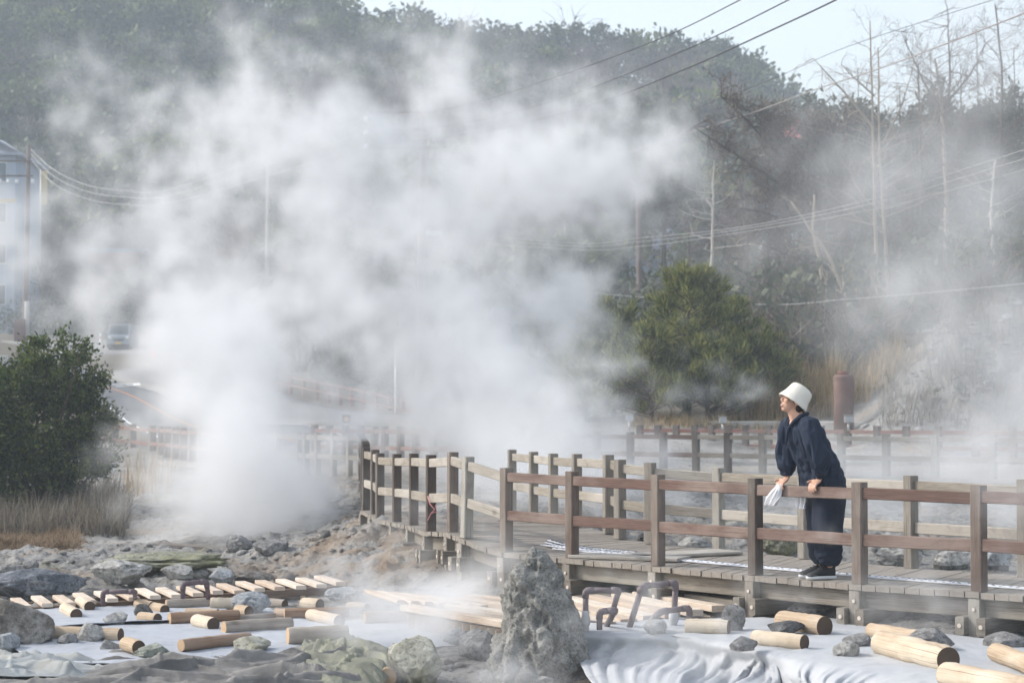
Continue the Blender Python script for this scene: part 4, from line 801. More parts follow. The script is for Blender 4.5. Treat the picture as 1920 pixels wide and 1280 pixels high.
hoop('brown pipe hoop nearest the cone rock, with a grey valve at its left foot', [P(1098, 1178, 14.3), P(1098, 1106, 14.3), P(1160, 1106, 14.3), P(1140, 1176, 14.9)], .021, 'pipe_pale', 0, valve=[0])
hoop('smallest brown pipe hoop, low between the two taller ones', [P(1124, 1180, 14.2), P(1124, 1146, 14.2), P(1154, 1143, 14.2), P(1134, 1178, 14.6)], .021, 'pipe_pale', 0)
hoop('tallest pale mauve pipe hoop in front of the platform boards', [P(1180, 1176, 14.5), P(1204, 1098, 14.5), P(1267, 1092, 14.6), P(1263, 1172, 14.6)], .022, 'pipe_pale', 0, valve=[3])
hoop('low bent mauve pipe with a faded sleeve, right of the tallest hoop', [P(1212, 1172, 14.2), P(1238, 1146, 14.2), P(1292, 1139, 14.3), P(1294, 1168, 14.3)], .021, 'pipe_pale', 0)
# thin pink string on a post of the bend
m = MB(); m.tube([P(802, 930, 19.5), P(806, 944, 19.4), P(815, 955, 19.4), P(808, 962, 19.4), P(802, 975, 19.4)], .006, 6); m.tube([P(815, 955, 19.4), P(818, 944, 19.4)], .005, 6); m.tube([P(808, 962, 19.4), P(820, 958, 19.4)], .005, 6)
tag(m.build('string', M_flat('pink_string', (.55, .25, .25), .8)), 'thin pink string tied to a dark post at the bend of the boardwalk', 'string')

# ------------------------------------------------------------------ plants
def leaves(name, C, D, L, W, m, parent=None, droop=0.):
    C = np.asarray(C, float); n = len(C); rg = np.random.default_rng(n); D = D / (np.linalg.norm(D, axis=1, keepdims=True) + 1e-9)
    r = rg.normal(size=(n, 3)); S = np.cross(D, r); S /= (np.linalg.norm(S, axis=1, keepdims=True) + 1e-9)
    L = np.broadcast_to(L, (n,)) * rg.uniform(.7, 1.3, n); W = np.broadcast_to(W, (n,)) * rg.uniform(.7, 1.3, n)
    tip = C + D * L[:, None]; tip[:, 2] -= droop * L; md = C + D * (L * .45)[:, None]
    V = np.stack([C, md + S * (W / 2)[:, None], tip, md - S * (W / 2)[:, None]], 1).reshape(-1, 3)
    return mesh_np(name, V, np.arange(4 * n).reshape(-1, 4), m, parent)
def clumps(ell, ncl, per, spread, seed, shell=.55):
    rg = np.random.default_rng(seed); vol = np.array([e[3] * e[4] * e[5] for e in ell]) ** .67; pr = vol / vol.sum(); C = []; D = []
    for _ in range(ncl):
        e = ell[rg.choice(len(ell), p=pr)]; v = rg.normal(size=3); v /= np.linalg.norm(v)
        if v[2] < -.5: v[2] *= .3
        rr = shell + (1 - shell) * rg.random() ** .6; c = np.array(e[:3]) + v * rr * np.array(e[3:]); k = int(per * rg.uniform(.5, 1.5))
        q = c + rg.normal(size=(k, 3)) * spread * rg.uniform(.6, 1.3); C.append(q); D.append(v * .9 + rg.normal(size=(k, 3)) * .7 + np.array([0, 0, .25]))
    return np.concatenate(C), np.concatenate(D)
def branches(m, p, d, L, r, depth, rg, spread=.6, n=(3, 5), up=.15, mi=0, sides=5, tips=None, curl=.18):
    k = 4; pts = [Vector(p)]; dd = Vector(d).normalized()
    for i in range(k):
        dd = (dd + Vector(rg.normal(size=3)) * curl + Vector((0, 0, up * .25))).normalized(); pts.append(pts[-1] + dd * (L / k))
    m.tube(pts, [max(r * (1 - .75 * i / k), .004) for i in range(k + 1)], sides, mi, caps=False)
    if tips is not None and depth == 0: tips += [(pts[-1], dd.copy()), (pts[-2], dd.copy()), (pts[2], dd.copy())]
    if depth <= 0: return
    for _ in range(rg.integers(n[0], n[1] + 1)):
        f = rg.uniform(.25, 1.0); i = min(int(f * k), k - 1); c = pts[i].lerp(pts[i + 1], f * k - i); v = Vector(rg.normal(size=3)); v = (v - dd * v.dot(dd)).normalized()
        branches(m, c, dd * (1 - spread) + v * spread + Vector((0, 0, up)), L * rg.uniform(.4, .62), r * .5, depth - 1, rg, spread, n, up, mi, max(3, sides - 1), tips, curl)
def path_tree(label, path, r0, r1, mk, seed, limbs=14, ll=(1.2, 2.6), zone=(.3, 1), depth=2, n=(3, 5), up=.2, twig='twig', flat=.0, big=(), name='bare_tree', cat='tree', group='bare trees at the right', needles=None, side=None):
    rg = np.random.default_rng(seed); pts = [P(*q) for q in path]; root = empty(name, pts[0], label, cat, group)
    A = [tuple(p) for p in pts]; L = arc(A); pl = [at_s(A, L, s) for s in np.linspace(0, L[-1], 16)]
    pl = [p + Vector((rg.normal() * r0 * .14, rg.normal() * r0 * .14, 0)) for p in pl]; m = MB(); pl[0].z -= .8
    m.tube(pl, [r0 + (r1 - r0) * k / 15 for k in range(16)], 9, jit=.12); m.build('trunk', M[mk], root)
    m = MB(); tips = []
    for k in range(limbs):
        f = zone[0] + (zone[1] - zone[0]) * (k + rg.random()) / limbs; i = min(int(f * 15), 14); c = pl[i].lerp(pl[i + 1], f * 15 - i); a = rg.uniform(0, 6.283)
        if side is not None: a = side + rg.normal() * .9
        v = Vector((math.cos(a), math.sin(a) * .8, up + rg.normal() * .2)); l_ = rg.uniform(*ll) * (1.25 - .75 * (f - zone[0]) / (zone[1] - zone[0] + 1e-6))
        branches(m, c, v, l_, (r0 + (r1 - r0) * f) * .42, depth, rg, .55, n, up * .5, 0, 5, tips)
    for b in big:
        bp = [P(*q) for q in b[0]]; bl = [at_s([tuple(x) for x in bp], arc(bp), s) for s in np.linspace(0, arc(bp)[-1], 9)]
        m.tube(bl, [b[1] * (1 - .8 * k / 8) for k in range(9)], 7, caps=False, jit=.15)
        for k in range(2, 9):
            for _ in range(b[2]):
                v = Vector((rg.normal(), rg.normal(), rg.normal() * .7 + b[3])); branches(m, bl[k], v, rg.uniform(.5, 1.3), b[1] * .35, 1, rg, .6, (3, 5), .0, 0, 4, tips)
    m.build('branches', M[twig], root)
    if needles and tips:
        C = []; D = []
        for p, d in tips:
            k = needles[1]; C.append(np.array(p) + rg.normal(size=(k, 3)) * needles[2]); D.append(np.array(d) + rg.normal(size=(k, 3)) * .8)
        leaves('foliage', np.concatenate(C), np.concatenate(D), needles[3], needles[4], M[needles[0]], root)
    return root
# --- right side trees
path_tree('bleached dead snag with a few short white limbs, left of the spiky dead pine', [(1332, 545, 68), (1336, 470, 68), (1338, 300, 68)], .075, .02, 'bark_white', 1, limbs=14, ll=(.5, 1.5), zone=(.25, .98), depth=1, n=(2, 3), up=.2, twig='bark_white', big=[([(1336, 388, 68), (1322, 372, 68), (1306, 362, 67.5)], .06, 0, .2)])
path_tree('dark spiky dead pine with long limbs sweeping up to the left', [(1512, 560, 70), (1515, 400, 70), (1513, 215, 70)], .12, .03, 'bark', 2, limbs=40, ll=(1.0, 2.6), zone=(.18, .98), depth=2, n=(3, 5), up=.12, twig='bark',
          big=[([(1515, 372, 70), (1440, 330, 69), (1380, 290, 68.5), (1300, 238, 68)], .09, 3, -.5), ([(1510, 330, 70), (1450, 280, 69.5), (1400, 225, 69), (1352, 182, 68.5)], .08, 3, -.4), ([(1514, 300, 70), (1470, 260, 70), (1430, 200, 70)], .05, 2, -.2), ([(1516, 420, 70), (1560, 360, 70), (1592, 280, 70)], .06, 3, .1), ([(1515, 430, 70), (1440, 400, 69), (1390, 390, 69)], .06, 3, -.4)], needles=('twigs_cloud', 7, .10, .28, .03))
path_tree('pale leaning trunk bending up to the left from the reeds', [(1626, 662, 60), (1606, 610, 60), (1575, 530, 60), (1550, 470, 60), (1518, 430, 60), (1484, 378, 60)], .075, .025, 'bark_pale', 3, limbs=9, ll=(.6, 1.8), zone=(.3, 1), depth=2, n=(2, 4), up=.3, twig='bark_pale')
path_tree('broken orange brown trunk behind the pale leaning one', [(1548, 560, 64), (1536, 480, 64), (1524, 430, 64), (1527, 365, 64)], .075, .035, 'bark_pale', 4, limbs=7, ll=(.6, 1.6), zone=(.2, .9), depth=2, n=(2, 4), up=.1)
path_tree('tall pale double stemmed bare tree, left stem, tallest at the right', [(1648, 640, 66), (1642, 450, 66), (1637, 250, 66), (1632, 40, 66)], .085, .02, 'bark_pale', 5, limbs=26, ll=(.9, 2.6), zone=(.35, 1), depth=2, n=(2, 4), up=.35, twig='bark_pale', big=[([(1638, 240, 66), (1580, 170, 66), (1525, 110, 66)], .05, 1, .2), ([(1640, 180, 66), (1600, 145, 66), (1578, 122, 66)], .04, 1, .3)])
path_tree('right stem of the tall pale double stemmed bare tree', [(1668, 640, 66.5), (1662, 480, 66.5), (1650, 300, 66.5), (1646, 90, 66.5)], .08, .02, 'bark_pale', 6, limbs=22, ll=(.9, 2.4), zone=(.35, 1), depth=2, n=(2, 4), up=.35, twig='bark_pale', big=[([(1655, 270, 66.5), (1690, 200, 66.5), (1715, 120, 66.5)], .045, 1, .3)])
path_tree('grey trunk close behind the tall pale double stemmed tree', [(1662, 620, 70), (1668, 420, 70), (1664, 230, 70)], .10, .04, 'bark', 7, limbs=18, ll=(.8, 2.2), zone=(.3, 1), depth=2, up=.2)
path_tree('thin straight dark bare tree right of the double stemmed one', [(1727, 560, 78), (1727, 350, 78), (1722, 120, 78)], .085, .03, 'bark', 8, limbs=26, ll=(.8, 2.4), zone=(.25, 1), depth=2, up=.25)
path_tree('wide finely branched bare tree near the right edge', [(1772, 560, 80), (1776, 380, 80), (1768, 220, 80), (1752, 110, 80)], .13, .04, 'bark_pale', 9, limbs=32, ll=(1.4, 3.6), zone=(.35, 1), depth=3, n=(3, 4), up=.4, big=[([(1772, 250, 80), (1782, 150, 80), (1776, 20, 80)], .07, 3, .3), ([(1768, 220, 80), (1730, 150, 80), (1690, 60, 80)], .05, 3, .3), ([(1770, 200, 80), (1820, 140, 80), (1850, 80, 80)], .05, 3, .3)])
path_tree('rightmost slender bare tree in the steam', [(1868, 560, 76), (1876, 300, 76), (1880, 140, 76), (1866, 10, 76)], .10, .03, 'bark', 10, limbs=30, ll=(1.0, 3.0), zone=(.3, 1), depth=3, n=(3, 4), up=.3)
path_tree('thin whitish dead trunk among the right hand trees, low in the steam', [(1862, 490, 62), (1858, 400, 62), (1866, 300, 62)], .065, .03, 'bark_white', 11, limbs=7, ll=(.5, 1.4), zone=(.4, 1), depth=1, up=.3, twig='bark_white')
path_tree('small umbrella shaped pine on the slope, left of the dead snag', [(1244, 470, 100), (1246, 400, 100), (1250, 345, 100)], .12, .06, 'bark', 12, limbs=22, ll=(1.2, 2.2), zone=(.6, 1), depth=2, up=.05, needles=('leaf_dull', 5, .18, .30, .10), name='pine_tree', group='trees on the slope')
path_tree('dark pine behind the right hand bare trees, half veiled', [(1800, 470, 92), (1802, 320, 92), (1796, 210, 92)], .16, .05, 'bark', 13, limbs=36, ll=(1.4, 3.2), zone=(.2, 1), depth=2, up=.0, needles=('leaf_dull', 6, .2, .34, .12), name='pine_tree', group='trees on the slope')
path_tree('dull green pine behind the double stemmed tree, half veiled', [(1590, 430, 96), (1592, 330, 96), (1588, 225, 96)], .16, .05, 'bark', 14, limbs=36, ll=(1.6, 3.4), zone=(.2, 1), depth=2, up=.0, needles=('leaf_dull', 6, .2, .36, .13), name='pine_tree', group='trees on the slope')
path_tree('hazy pine at the right edge beyond the bare trees', [(1930, 470, 100), (1930, 330, 100), (1925, 220, 100)], .16, .05, 'bark', 15, limbs=34, ll=(1.6, 3.6), zone=(.2, 1), depth=2, up=.0, needles=('leaf_dull', 6, .2, .36, .13), name='pine_tree', group='trees on the slope')
path_tree('hazy round pine right of the red pagoda roof', [(1700, 440, 104), (1702, 330, 104), (1698, 225, 104)], .16, .05, 'bark', 16, limbs=34, ll=(1.6, 3.4), zone=(.25, 1), depth=2, up=.0, needles=('leaf_dull', 6, .2, .36, .13), name='pine_tree', group='trees on the slope')
for k, (px, top, d) in enumerate([(1585, 190, 82), (1612, 130, 88), (1690, 160, 84), (1708, 210, 76), (1748, 90, 92), (1805, 120, 86), (1835, 60, 90), (1850, 190, 80), (1905, 90, 84), (1560, 300, 76), (1440, 330, 78), (1290, 420, 80), (1400, 400, 76)]):
    path_tree('thin grey bare tree, one of a hazy crowd behind the pale double stemmed one', [(px, 600, d), (px + 3, 400, d), (px - 4, top, d)], .06, .015, 'bark', 40 + k, limbs=30, ll=(.8, 2.4), zone=(.2, 1), depth=2, n=(3, 4), up=.3, group='crowd of thin bare trees')
# --- young pines in the middle
def young_pine(label, px, py, top, w, d, seed, mk='leaf_pine'):
    rg = np.random.default_rng(seed); b = P(px, py, d); H = (py - top) / (FPX / d); Wd = w / (FPX / d) / 2 * 1.05; root = empty('young_pine', b, label, 'pine', 'young pines behind the rear boardwalk')
    m = MB(); m.tube([b + Vector((0, 0, -.4)), b + Vector((rg.normal() * .1, 0, H * .5)), b + Vector((rg.normal() * .1, 0, H * .97))], [.07, .05, .015], 7); m.build('trunk', M['bark'], root)
    C = []; D = []; m = MB()
    for k in range(54):
        f = .04 + .94 * rg.random() ** .9; a = rg.uniform(0, 6.283); l_ = Wd * (1.06 - f ** 1.6) * rg.uniform(.55, 1.15) + .12; st = b + Vector((0, 0, H * f * .92)); d_ = Vector((math.cos(a), math.sin(a), .35 + .5 * f))
        e = st + d_ * l_; m.tube([st, st.lerp(e, .5) - Vector((0, 0, l_ * .06)), e], [.02, .013, .006], 4, caps=False)
        for q in range(8):
            c = st.lerp(e, .48 + .54 * (q + rg.random()) / 8) + Vector(rg.normal(size=3) ) * .06; k_ = 15; tv = (d_.normalized() * .5 + Vector((0, 0, .8)) + Vector(rg.normal(size=3)) * .25)
            C.append(np.array(c) + rg.normal(size=(k_, 3)) * .045); D.append(np.array(tv) + rg.normal(size=(k_, 3)) * .55)
    m.build('branches', M['bark'], root); leaves('foliage', np.concatenate(C), np.concatenate(D), .25, .036, M[mk], root)
for a in [('young pine at the left of the group, partly in the steam', 1150, 792, 560, 170, 51, 1), ('tallest young pine, with a pointed top behind the dead branches', 1290, 790, 488, 230, 50, 2), ('round young pine in front of the tallest one, lit yellow green', 1215, 796, 620, 200, 48.8, 3), ('young pine at the right of the group, next to the dry reeds', 1362, 786, 560, 220, 51.5, 4), ('low dark young pine in front at the right of the group', 1330, 794, 640, 190, 49.2, 5), ('young pine farther back, between two taller ones', 1310, 775, 520, 200, 54, 6), ('low young pine close to the steam column', 1100, 795, 650, 150, 50.5, 7), ('small young pine at the far right of the group, reaching the reeds', 1420, 788, 640, 150, 50.2, 8)]: young_pine(*a)
# --- broad-leaved shrub at the left
def shrub(name, label, ells, d, mk, ncl, per, spread, L, W, seed, group=None, stem=True, base=None):
    E = []
    for px, py, rx, ry, rd in ells:
        c = P(px, py, d); s = FPX / d; E.append((c.x, c.y, c.z, rx / s, rd, ry / s))
    b = P(*base) if base else P(ells[-1][0], ells[-1][1] + ells[-1][3], d); root = empty(name, b, label, 'shrub', group); C, D = clumps(E, ncl, per, spread, seed); leaves('foliage', C, D, L, W, M[mk], root)
    if stem:
        rg = np.random.default_rng(seed); m = MB()
        for e in E:
            for _ in range(4):
                t_ = Vector(e[:3]) + Vector(rg.normal(size=3) * np.array(e[3:]) * .45); m.tube([b + Vector((0, 0, -.2)), b.lerp(t_, .5) + Vector(rg.normal(size=3)) * .12, t_], [.035, .022, .008], 5, caps=False)
        m.build('stems', M['bark'], root)
    return root
shrub('evergreen_shrub', 'large dark evergreen shrub at the left edge, its sunlit top yellow green', [(100, 668, 74, 40, .55), (70, 720, 78, 45, .6), (20, 760, 70, 70, .7), (130, 745, 60, 45, .5), (176, 712, 26, 22, .25), (186, 788, 26, 36, .3), (150, 800, 60, 55, .5), (60, 820, 110, 60, .8), (30, 870, 90, 50, .7), (140, 870, 60, 45, .6), (185, 850, 34, 40, .4), (60, 905, 110, 45, .7), (-20, 840, 80, 90, .8), (-70, 800, 90, 120, 1.0)], 33, 'leaf_shrub', 1150, 44, .075, .08, .04, 3, base=(80, 950, 33))
# --- hedge and bushes near the road fence
for k, (px, py, rx, ry, lb) in enumerate([(690, 690, 46, 44, 'rounded green hedge bush behind the roadside fence, at the right of the row'), (640, 700, 34, 34, 'small green hedge bush behind the roadside fence, near the pale bare bushes'), (745, 700, 44, 52, 'tall green hedge bush beside the foot of the big utility pole'), (800, 705, 44, 55, 'hedge bush at the foot of the big utility pole, mostly in steam')]):
    shrub('hedge_bush', lb, [(px, py, rx, ry, 1.3)], 97, 'leaf_dull', 110, 30, .2, .26, .14, 20 + k, 'hedge bushes by the road')
def pale_bush(label, px, py, w, h, d, seed, mk='twigs_pale'):
    rg = np.random.default_rng(seed); b = P(px, py, d); s = FPX / d; root = empty('bare_bush', b, label, 'bush', 'bare bushes by the road'); m = MB(); tips = []
    for k in range(9): branches(m, b + Vector((rg.normal() * w / s * .12, 0, -.2)), Vector((rg.normal() * .55, rg.normal() * .4, 1)), h / s * rg.uniform(.6, .85), .07, 2, rg, .55, (3, 5), .2, 0, 5, tips)
    m.build('stems', M['bark'], root); C = []; D = []
    for p, d_ in tips: C.append(np.array(p) + rg.normal(size=(9, 3)) * .28); D.append(np.array(d_) + rg.normal(size=(9, 3)) * .7)
    leaves('twigs', np.concatenate(C), np.concatenate(D), .42, .035, M[mk], root)
for a in [('pale bare bush beside the left steam column, right of it', 560, 690, 150, 190, 104, 1), ('greyish bare bush above the roadside fence', 620, 690, 120, 190, 101, 2), ('wide brownish bare tree behind the steam, left of the big utility pole', 470, 650, 220, 190, 116, 3), ('bare bush behind the parked van at its right', 400, 650, 150, 160, 124, 4), ('bare bush with dense twigs at the left of the van', 130, 632, 100, 90, 150, 5), ('dark bare bush between the left pole and the van', 92, 615, 70, 90, 156, 6)]: pale_bush(*a)
# --- grasses (nobody could count the blades)
def blades(name, label, n, pos, h, wd, m, lean=.25, seed=1, tuft=6):
    rg = np.random.default_rng(seed); B = np.array([pos(rg) for _ in range(n)]); B = np.repeat(B, tuft, 0) + np.concatenate([rg.normal(size=(n * tuft, 2)) * .05, np.zeros((n * tuft, 1))], 1); N = len(B)
    H = rg.uniform(h[0], h[1], N) * np.clip(.75 + .6 * fbm(np.concatenate([B[:, :2] * 1.6, np.zeros((N, 1))], 1), 2, seed), .25, 1.3) * rg.uniform(.6, 1, N); a = rg.uniform(0, 6.283, N); ln = np.abs(rg.normal(size=N)) * lean; dx = np.cos(a) * ln + .06; dy = np.sin(a) * ln; sx = -np.sin(a + 1.2) * wd; sy = np.cos(a + 1.2) * wd; rows = []
    for f, ww in ((0, 1), (.5, .8), (1, .15)):
        c = B + np.stack([dx * H * f ** 1.7, dy * H * f ** 1.7, H * (f - .12 * ln * f * f)], -1); o = np.stack([sx * ww, sy * ww, np.zeros(N)], -1); rows += [c - o, c + o]
    V = np.stack(rows, 1).reshape(-1, 3); F = (np.arange(N)[:, None, None] * 6 + np.array([[0, 1, 3, 2], [2, 3, 5, 4]])[None]).reshape(-1, 4)
    return tag(mesh_np(name, V, F, m), label, 'grass', None, 'stuff')
def on(px0, px1, d0, d1, q=1.):
    def f(rg):
        d = d0 + (d1 - d0) * rg.random() ** q; px = rg.uniform(px0, px1); x = (px - 960) / FPX * d; return (x, d, gz(x, d) - .03)
    return f
blades('dry_reeds', 'tall golden dry reeds behind the low wall and the person', 850, on(1405, 1575, 48.8, 53), (.7, 1.75), .011, M['dry'], .2, 1, 6)
blades('dry_reeds', 'thin dry reeds right of the vent pipe', 160, on(1600, 1690, 48.8, 54), (.4, 1.3), .010, M['dry'], .22, 2, 5)
blades('dry_grass', 'grey brown dry grass below the evergreen shrub at the left', 1000, on(-60, 240, 29.5, 35.5), (.25, .95), .008, M['dry_grey'], .35, 3, 7)
blades('dry_grass', 'tall dry stalks in front of the far left railing', 70, on(230, 320, 36, 40), (.5, 1.2), .008, M['dry'], .12, 4, 3)
blades('dry_grass', 'low tan mat of dead grass at the left, above the dark blue boulder', 2300, on(-40, 140, 26.0, 30.5), (.10, .30), .010, M['dry_tan'], .9, 5, 7)
blades('dry_grass', 'short yellow grass at the foot of the young pines', 500, on(1180, 1480, 47.6, 50), (.15, .5), .010, M['dry'], .4, 6, 6)
blades('dry_grass', 'scrubby dead weeds on the rubble mound at the right', 700, on(1650, 2000, 44.5, 52.5), (.2, .9), .008, M['dry_grey'], .5, 8, 5)
# --- thicket between the reeds and the hill: one mass
rg = np.random.default_rng(77); C = []; D = []; LL = []; WW = []; C2 = []; D2 = []; L2 = []; C3 = []; D3 = []
for k in range(2100):
    px = rg.uniform(1060, 2250); d = 53.5 + 66 * rg.random() ** 1.15; x = (px - 960) / FPX * d; z = float(h_base(np.array([x]), np.array([d]))[0]); h = rg.uniform(1.0, 3.4) * (.7 + d / 160)
    if px > 1640 and d < 57: continue
    n = 34; b = np.array([x, d, z]); t_ = rg.normal(size=(n, 3)) * np.array([.42, .42, .0]) * h * .6
    if rg.random() < .42:
        q = b + np.stack([t_[:, 0], t_[:, 1], h * rg.uniform(.15, .9, n)], -1); C2.append(q); D2.append(rg.normal(size=(n, 3)) + np.array([0, 0, .3])); L2.append(np.full(n, .36))
    else:
        f = rg.uniform(.0, .75, n)[:, None]; dr = np.stack([t_[:, 0] * .8, t_[:, 1] * .8, np.full(n, h * .55)], -1); C.append(b + dr * f + rg.normal(size=(n, 3)) * .1); D.append(dr + rg.normal(size=(n, 3)) * .35 * h); LL.append(np.full(n, h * .42)); WW.append(np.full(n, .022))
tag(leaves('thicket', np.concatenate(C), np.concatenate(D), np.concatenate(LL), .05, M['twigs_cloud']), 'brown tangle of leafless brush on the slope behind the reeds', 'brush', None, 'stuff')
tag(leaves('thicket', np.concatenate(C2), np.concatenate(D2), np.concatenate(L2), .2, M['leaf_dull']), 'dull green undergrowth on the slope behind the reeds', 'undergrowth', None, 'stuff')
# brush along the far side of the road and car park
C = []; D = []
for k in range(420):
    px = rg.uniform(-500, 1150); d = rg.uniform(118, 150); x = (px - 960) / FPX * d
    if 120 < px < 345 and d < 143 or px < 115 and d < 144: continue
    z = float(h_hill(np.array([x]), np.array([d]))[0]); h = rg.uniform(1.2, 3.6); n = 60
    C.append(np.array([x, d, z]) + rg.normal(size=(n, 3)) * np.array([.8, .8, .0]) + np.stack([np.zeros(n), np.zeros(n), h * rg.random(n)], -1)); D.append(rg.normal(size=(n, 3)) + np.array([0, 0, .5]))
tag(leaves('thicket', np.concatenate(C), np.concatenate(D), .5, .2, M['leaf_dull']), 'bushes along the foot of the hill behind the road', 'undergrowth', None, 'stuff')
# --- hill forest: one mass
def proto(kind, rg):
    if kind == 2:
        n = 260; v = rg.normal(size=(n, 3)); v /= np.linalg.norm(v, axis=1, keepdims=True); v[:, 2] = np.abs(v[:, 2]) * 1.1 - .15; c = v * rg.uniform(.25, .8, (n, 1)); return c + np.array([0, 0, .8]), v + rg.normal(size=(n, 3)) * .3, .34, .035
    C = []; D = []
    for _ in range(26):
        v = rg.normal(size=3); v /= np.linalg.norm(v); v[2] = abs(v[2]) * .9 - .15; c = v * np.array([1, 1, .75]) * rg.uniform(.55, .95); C.append(c + rg.normal(size=(15, 3)) * .15); D.append(v + rg.normal(size=(15, 3)) * .8)
    return np.concatenate(C) + np.array([0, 0, .8]), np.concatenate(D), .19, .13
rg = np.random.default_rng(99); PR = {k: [proto(k, rg) for _ in range(5)] for k in range(3)}; acc = {k: ([], [], [], []) for k in range(3)}
cand = 0
while cand < 2700:
    u = rg.uniform(-.40, .40); y = 118 + (RD + 6 - 118) * rg.random() ** .8; x = u * y; cand += 1; px_ = 960 + FPX * u
    if y < np.interp(px_, [330, 800], [151, 117]) or (px_ < 62 and y < 160) or (1430 < px_ < 1550 and y < 152): continue
    nn = float(fbm(np.array([[x * .035, y * .05, 0.]]), 3, 8)[0]); k = 2 if nn + rg.normal() * .25 > -.10 else (0 if rg.random() < .68 else 1)
    z = float(h_hill(np.array([x]), np.array([y]))[0]); s_ = rg.uniform(2.2, 4.0) * (.85 if k == 2 else 1); c, d_, l_, w_ = PR[k][rg.integers(5)]; a = rg.uniform(0, 6.28)
    Rm = np.array([[math.cos(a), -math.sin(a), 0], [math.sin(a), math.cos(a), 0], [0, 0, 1]]); sz = np.array([s_, s_, s_ * rg.uniform(.8, 1.25)])
    acc[k][0].append((c * sz) @ Rm.T + np.array([x, y, z + rg.uniform(-.4, .8)])); acc[k][1].append(d_ @ Rm.T); acc[k][2].append(np.full(len(c), l_ * s_)); acc[k][3].append(np.full(len(c), w_ * s_))
for k, (mk, lb) in enumerate([('far_green', 'dark evergreen trees of the wooded hill'), ('far_olive', 'light olive green trees of the wooded hill'), ('far_bare', 'leafless purplish brown trees of the wooded hill')]):
    tag(leaves('hill_forest', *[np.concatenate(q) for q in acc[k]], M[mk]), lb, 'forest', None, 'stuff')
# trees one can tell apart on the ridge
def ridge_tree(label, px, d, H, w, seed, mk='far_green', flat=.5, py=None):
    rg = np.random.default_rng(seed); x = (px - 960) / FPX * d; b = Vector((x, d, float(h_hill(np.array([x]), np.array([d]))[0]) - .3)); root = empty('ridge_tree', b, label, 'tree', 'trees standing out on the ridge'); m = MB(); tips = []
    m.tube([b, b + Vector((rg.normal() * .3, 0, H * .5)), b + Vector((rg.normal() * .4, 0, H * .85))], [.22, .16, .06], 7)
    for k in range(9): branches(m, b + Vector((0, 0, H * rg.uniform(.45, .8))), Vector((rg.normal(), rg.normal(), .5)), w * rg.uniform(.3, .5), .08, 1, rg, .5, (3, 4), .1, 0, 4, tips)
    m.build('trunk', M['bark'], root); E = []
    for k in range(11):
        a = rg.uniform(0, 6.28); rr = rg.random() ** .5 * w * .42; E.append((b.x + math.cos(a) * rr, b.y + math.sin(a) * rr, b.z + H * (.62 + .33 * rg.random() * (1 - rr / w)), w * .2, w * .2, H * .11))
    C, D = clumps(E, 70, 16, w * .045, seed); leaves('crown', C, D, w * .075, w * .045, M[mk], root)
for a in [('ridge pine with an open crown standing above the hill edge, left of the wires', 1342, 247, 7.5, 7, 1), ('broad flat topped tree on the ridge, above the billowing steam', 1072, 249, 7.2, 9, 2), ('small round tree on the ridge left of the broad flat topped one', 925, 250, 5.8, 6, 3), ('ridge tree left of the dip in the skyline', 835, 248, 7.5, 8, 4), ('rounded ridge tree right of the broad flat topped one', 1180, 249, 6.0, 6, 5), ('light green round tree high on the hill at the upper left', 185, 205, 6, 7, 6, 'far_olive'), ('light green tree near the top edge, left of centre', 345, 225, 6.5, 8, 7, 'far_olive'), ('dark round tree near the top edge, left of centre', 525, 228, 7, 8, 8), ('light green dome tree near the top edge, by the hill shoulder', 600, 226, 6.5, 9, 9, 'far_olive')]: ridge_tree(*a)

# ------------------------------------------------------------------ poles and wires
def pole(label, px, py0, py1, d, r0, r1, mk, name='utility_pole'):
    b = P(px[0], py0, d); t_ = P(px[1], py1, d); root = empty(name, b, label, 'utility pole', 'utility poles'); m = MB(); m.tube([b + Vector((0, 0, -1)), b, t_], [r0, r0, r1], 16); m.build('pole', M[mk], root); return root
def bar(root, name, a, b, w_, mk):
    m = MB(); m.prism(a, b, w_, w_, ch=.004); return m.build(name, M[mk], root)
def insul(root, c, r=.07):
    m = MB(); m.tube([c + Vector((0, 0, -r)), c + Vector((0, 0, -r * .3)), c, c + Vector((0, 0, r * .6)), c + Vector((0, 0, r))], [r * .4, r, r * .6, r, r * .4], 10); m.build('insulator', M['white'], root)
p1 = pole('tallest brown utility pole in the steam, with an offset rectangular crossarm frame', (786, 793), 790, 198, 74, .17, .12, 'pole_brown')
for y in (211, 278): bar(p1, 'crossarm', P(684, y, 73.8), P(820, y, 73.8), .09, 'pole_brown')
bar(p1, 'arm_upright', P(686, 208, 73.8), P(686, 284, 73.8), .07, 'pole_brown'); bar(p1, 'arm_brace', P(700, 284, 73.8), P(746, 326, 73.9), .05, 'pole_brown'); bar(p1, 'arm_brace', P(786, 292, 73.8), P(742, 328, 73.9), .05, 'pole_brown')
for y in (223, 248, 274): insul(p1, P(686, y, 73.6), .09)
m = MB(); m.box(P(814, 438, 73.8), .62, .12, .2, .1, .02); m.build('sign_plate', M['white'], p1)
p2 = pole('plain brown utility pole right of the steam plume, behind the young pines', (1200, 1197), 575, 354, 90, .15, .13, 'pole_brown')
bar(p2, 'cap', P(1197, 356, 90), P(1197, 350, 90), .3, 'pole_brown')
p3 = pole('leftmost utility pole beside the white building', (46, 54), 630, 272, 112, .16, .12, 'pole_brown')
for y, x0 in ((302, -20), (330, 0)): bar(p3, 'crossarm', P(x0, y, 111.8), P(62, y, 111.8), .09, 'pole_brown')
for x in (0, 16, 32, 62): insul(p3, P(x, 340, 111.6), .12)
m = MB(); m.tube([P(50, 630, 111.7), P(51, 565, 111.7)], .15, 12); m.build('sleeve', M['concrete'], p3)
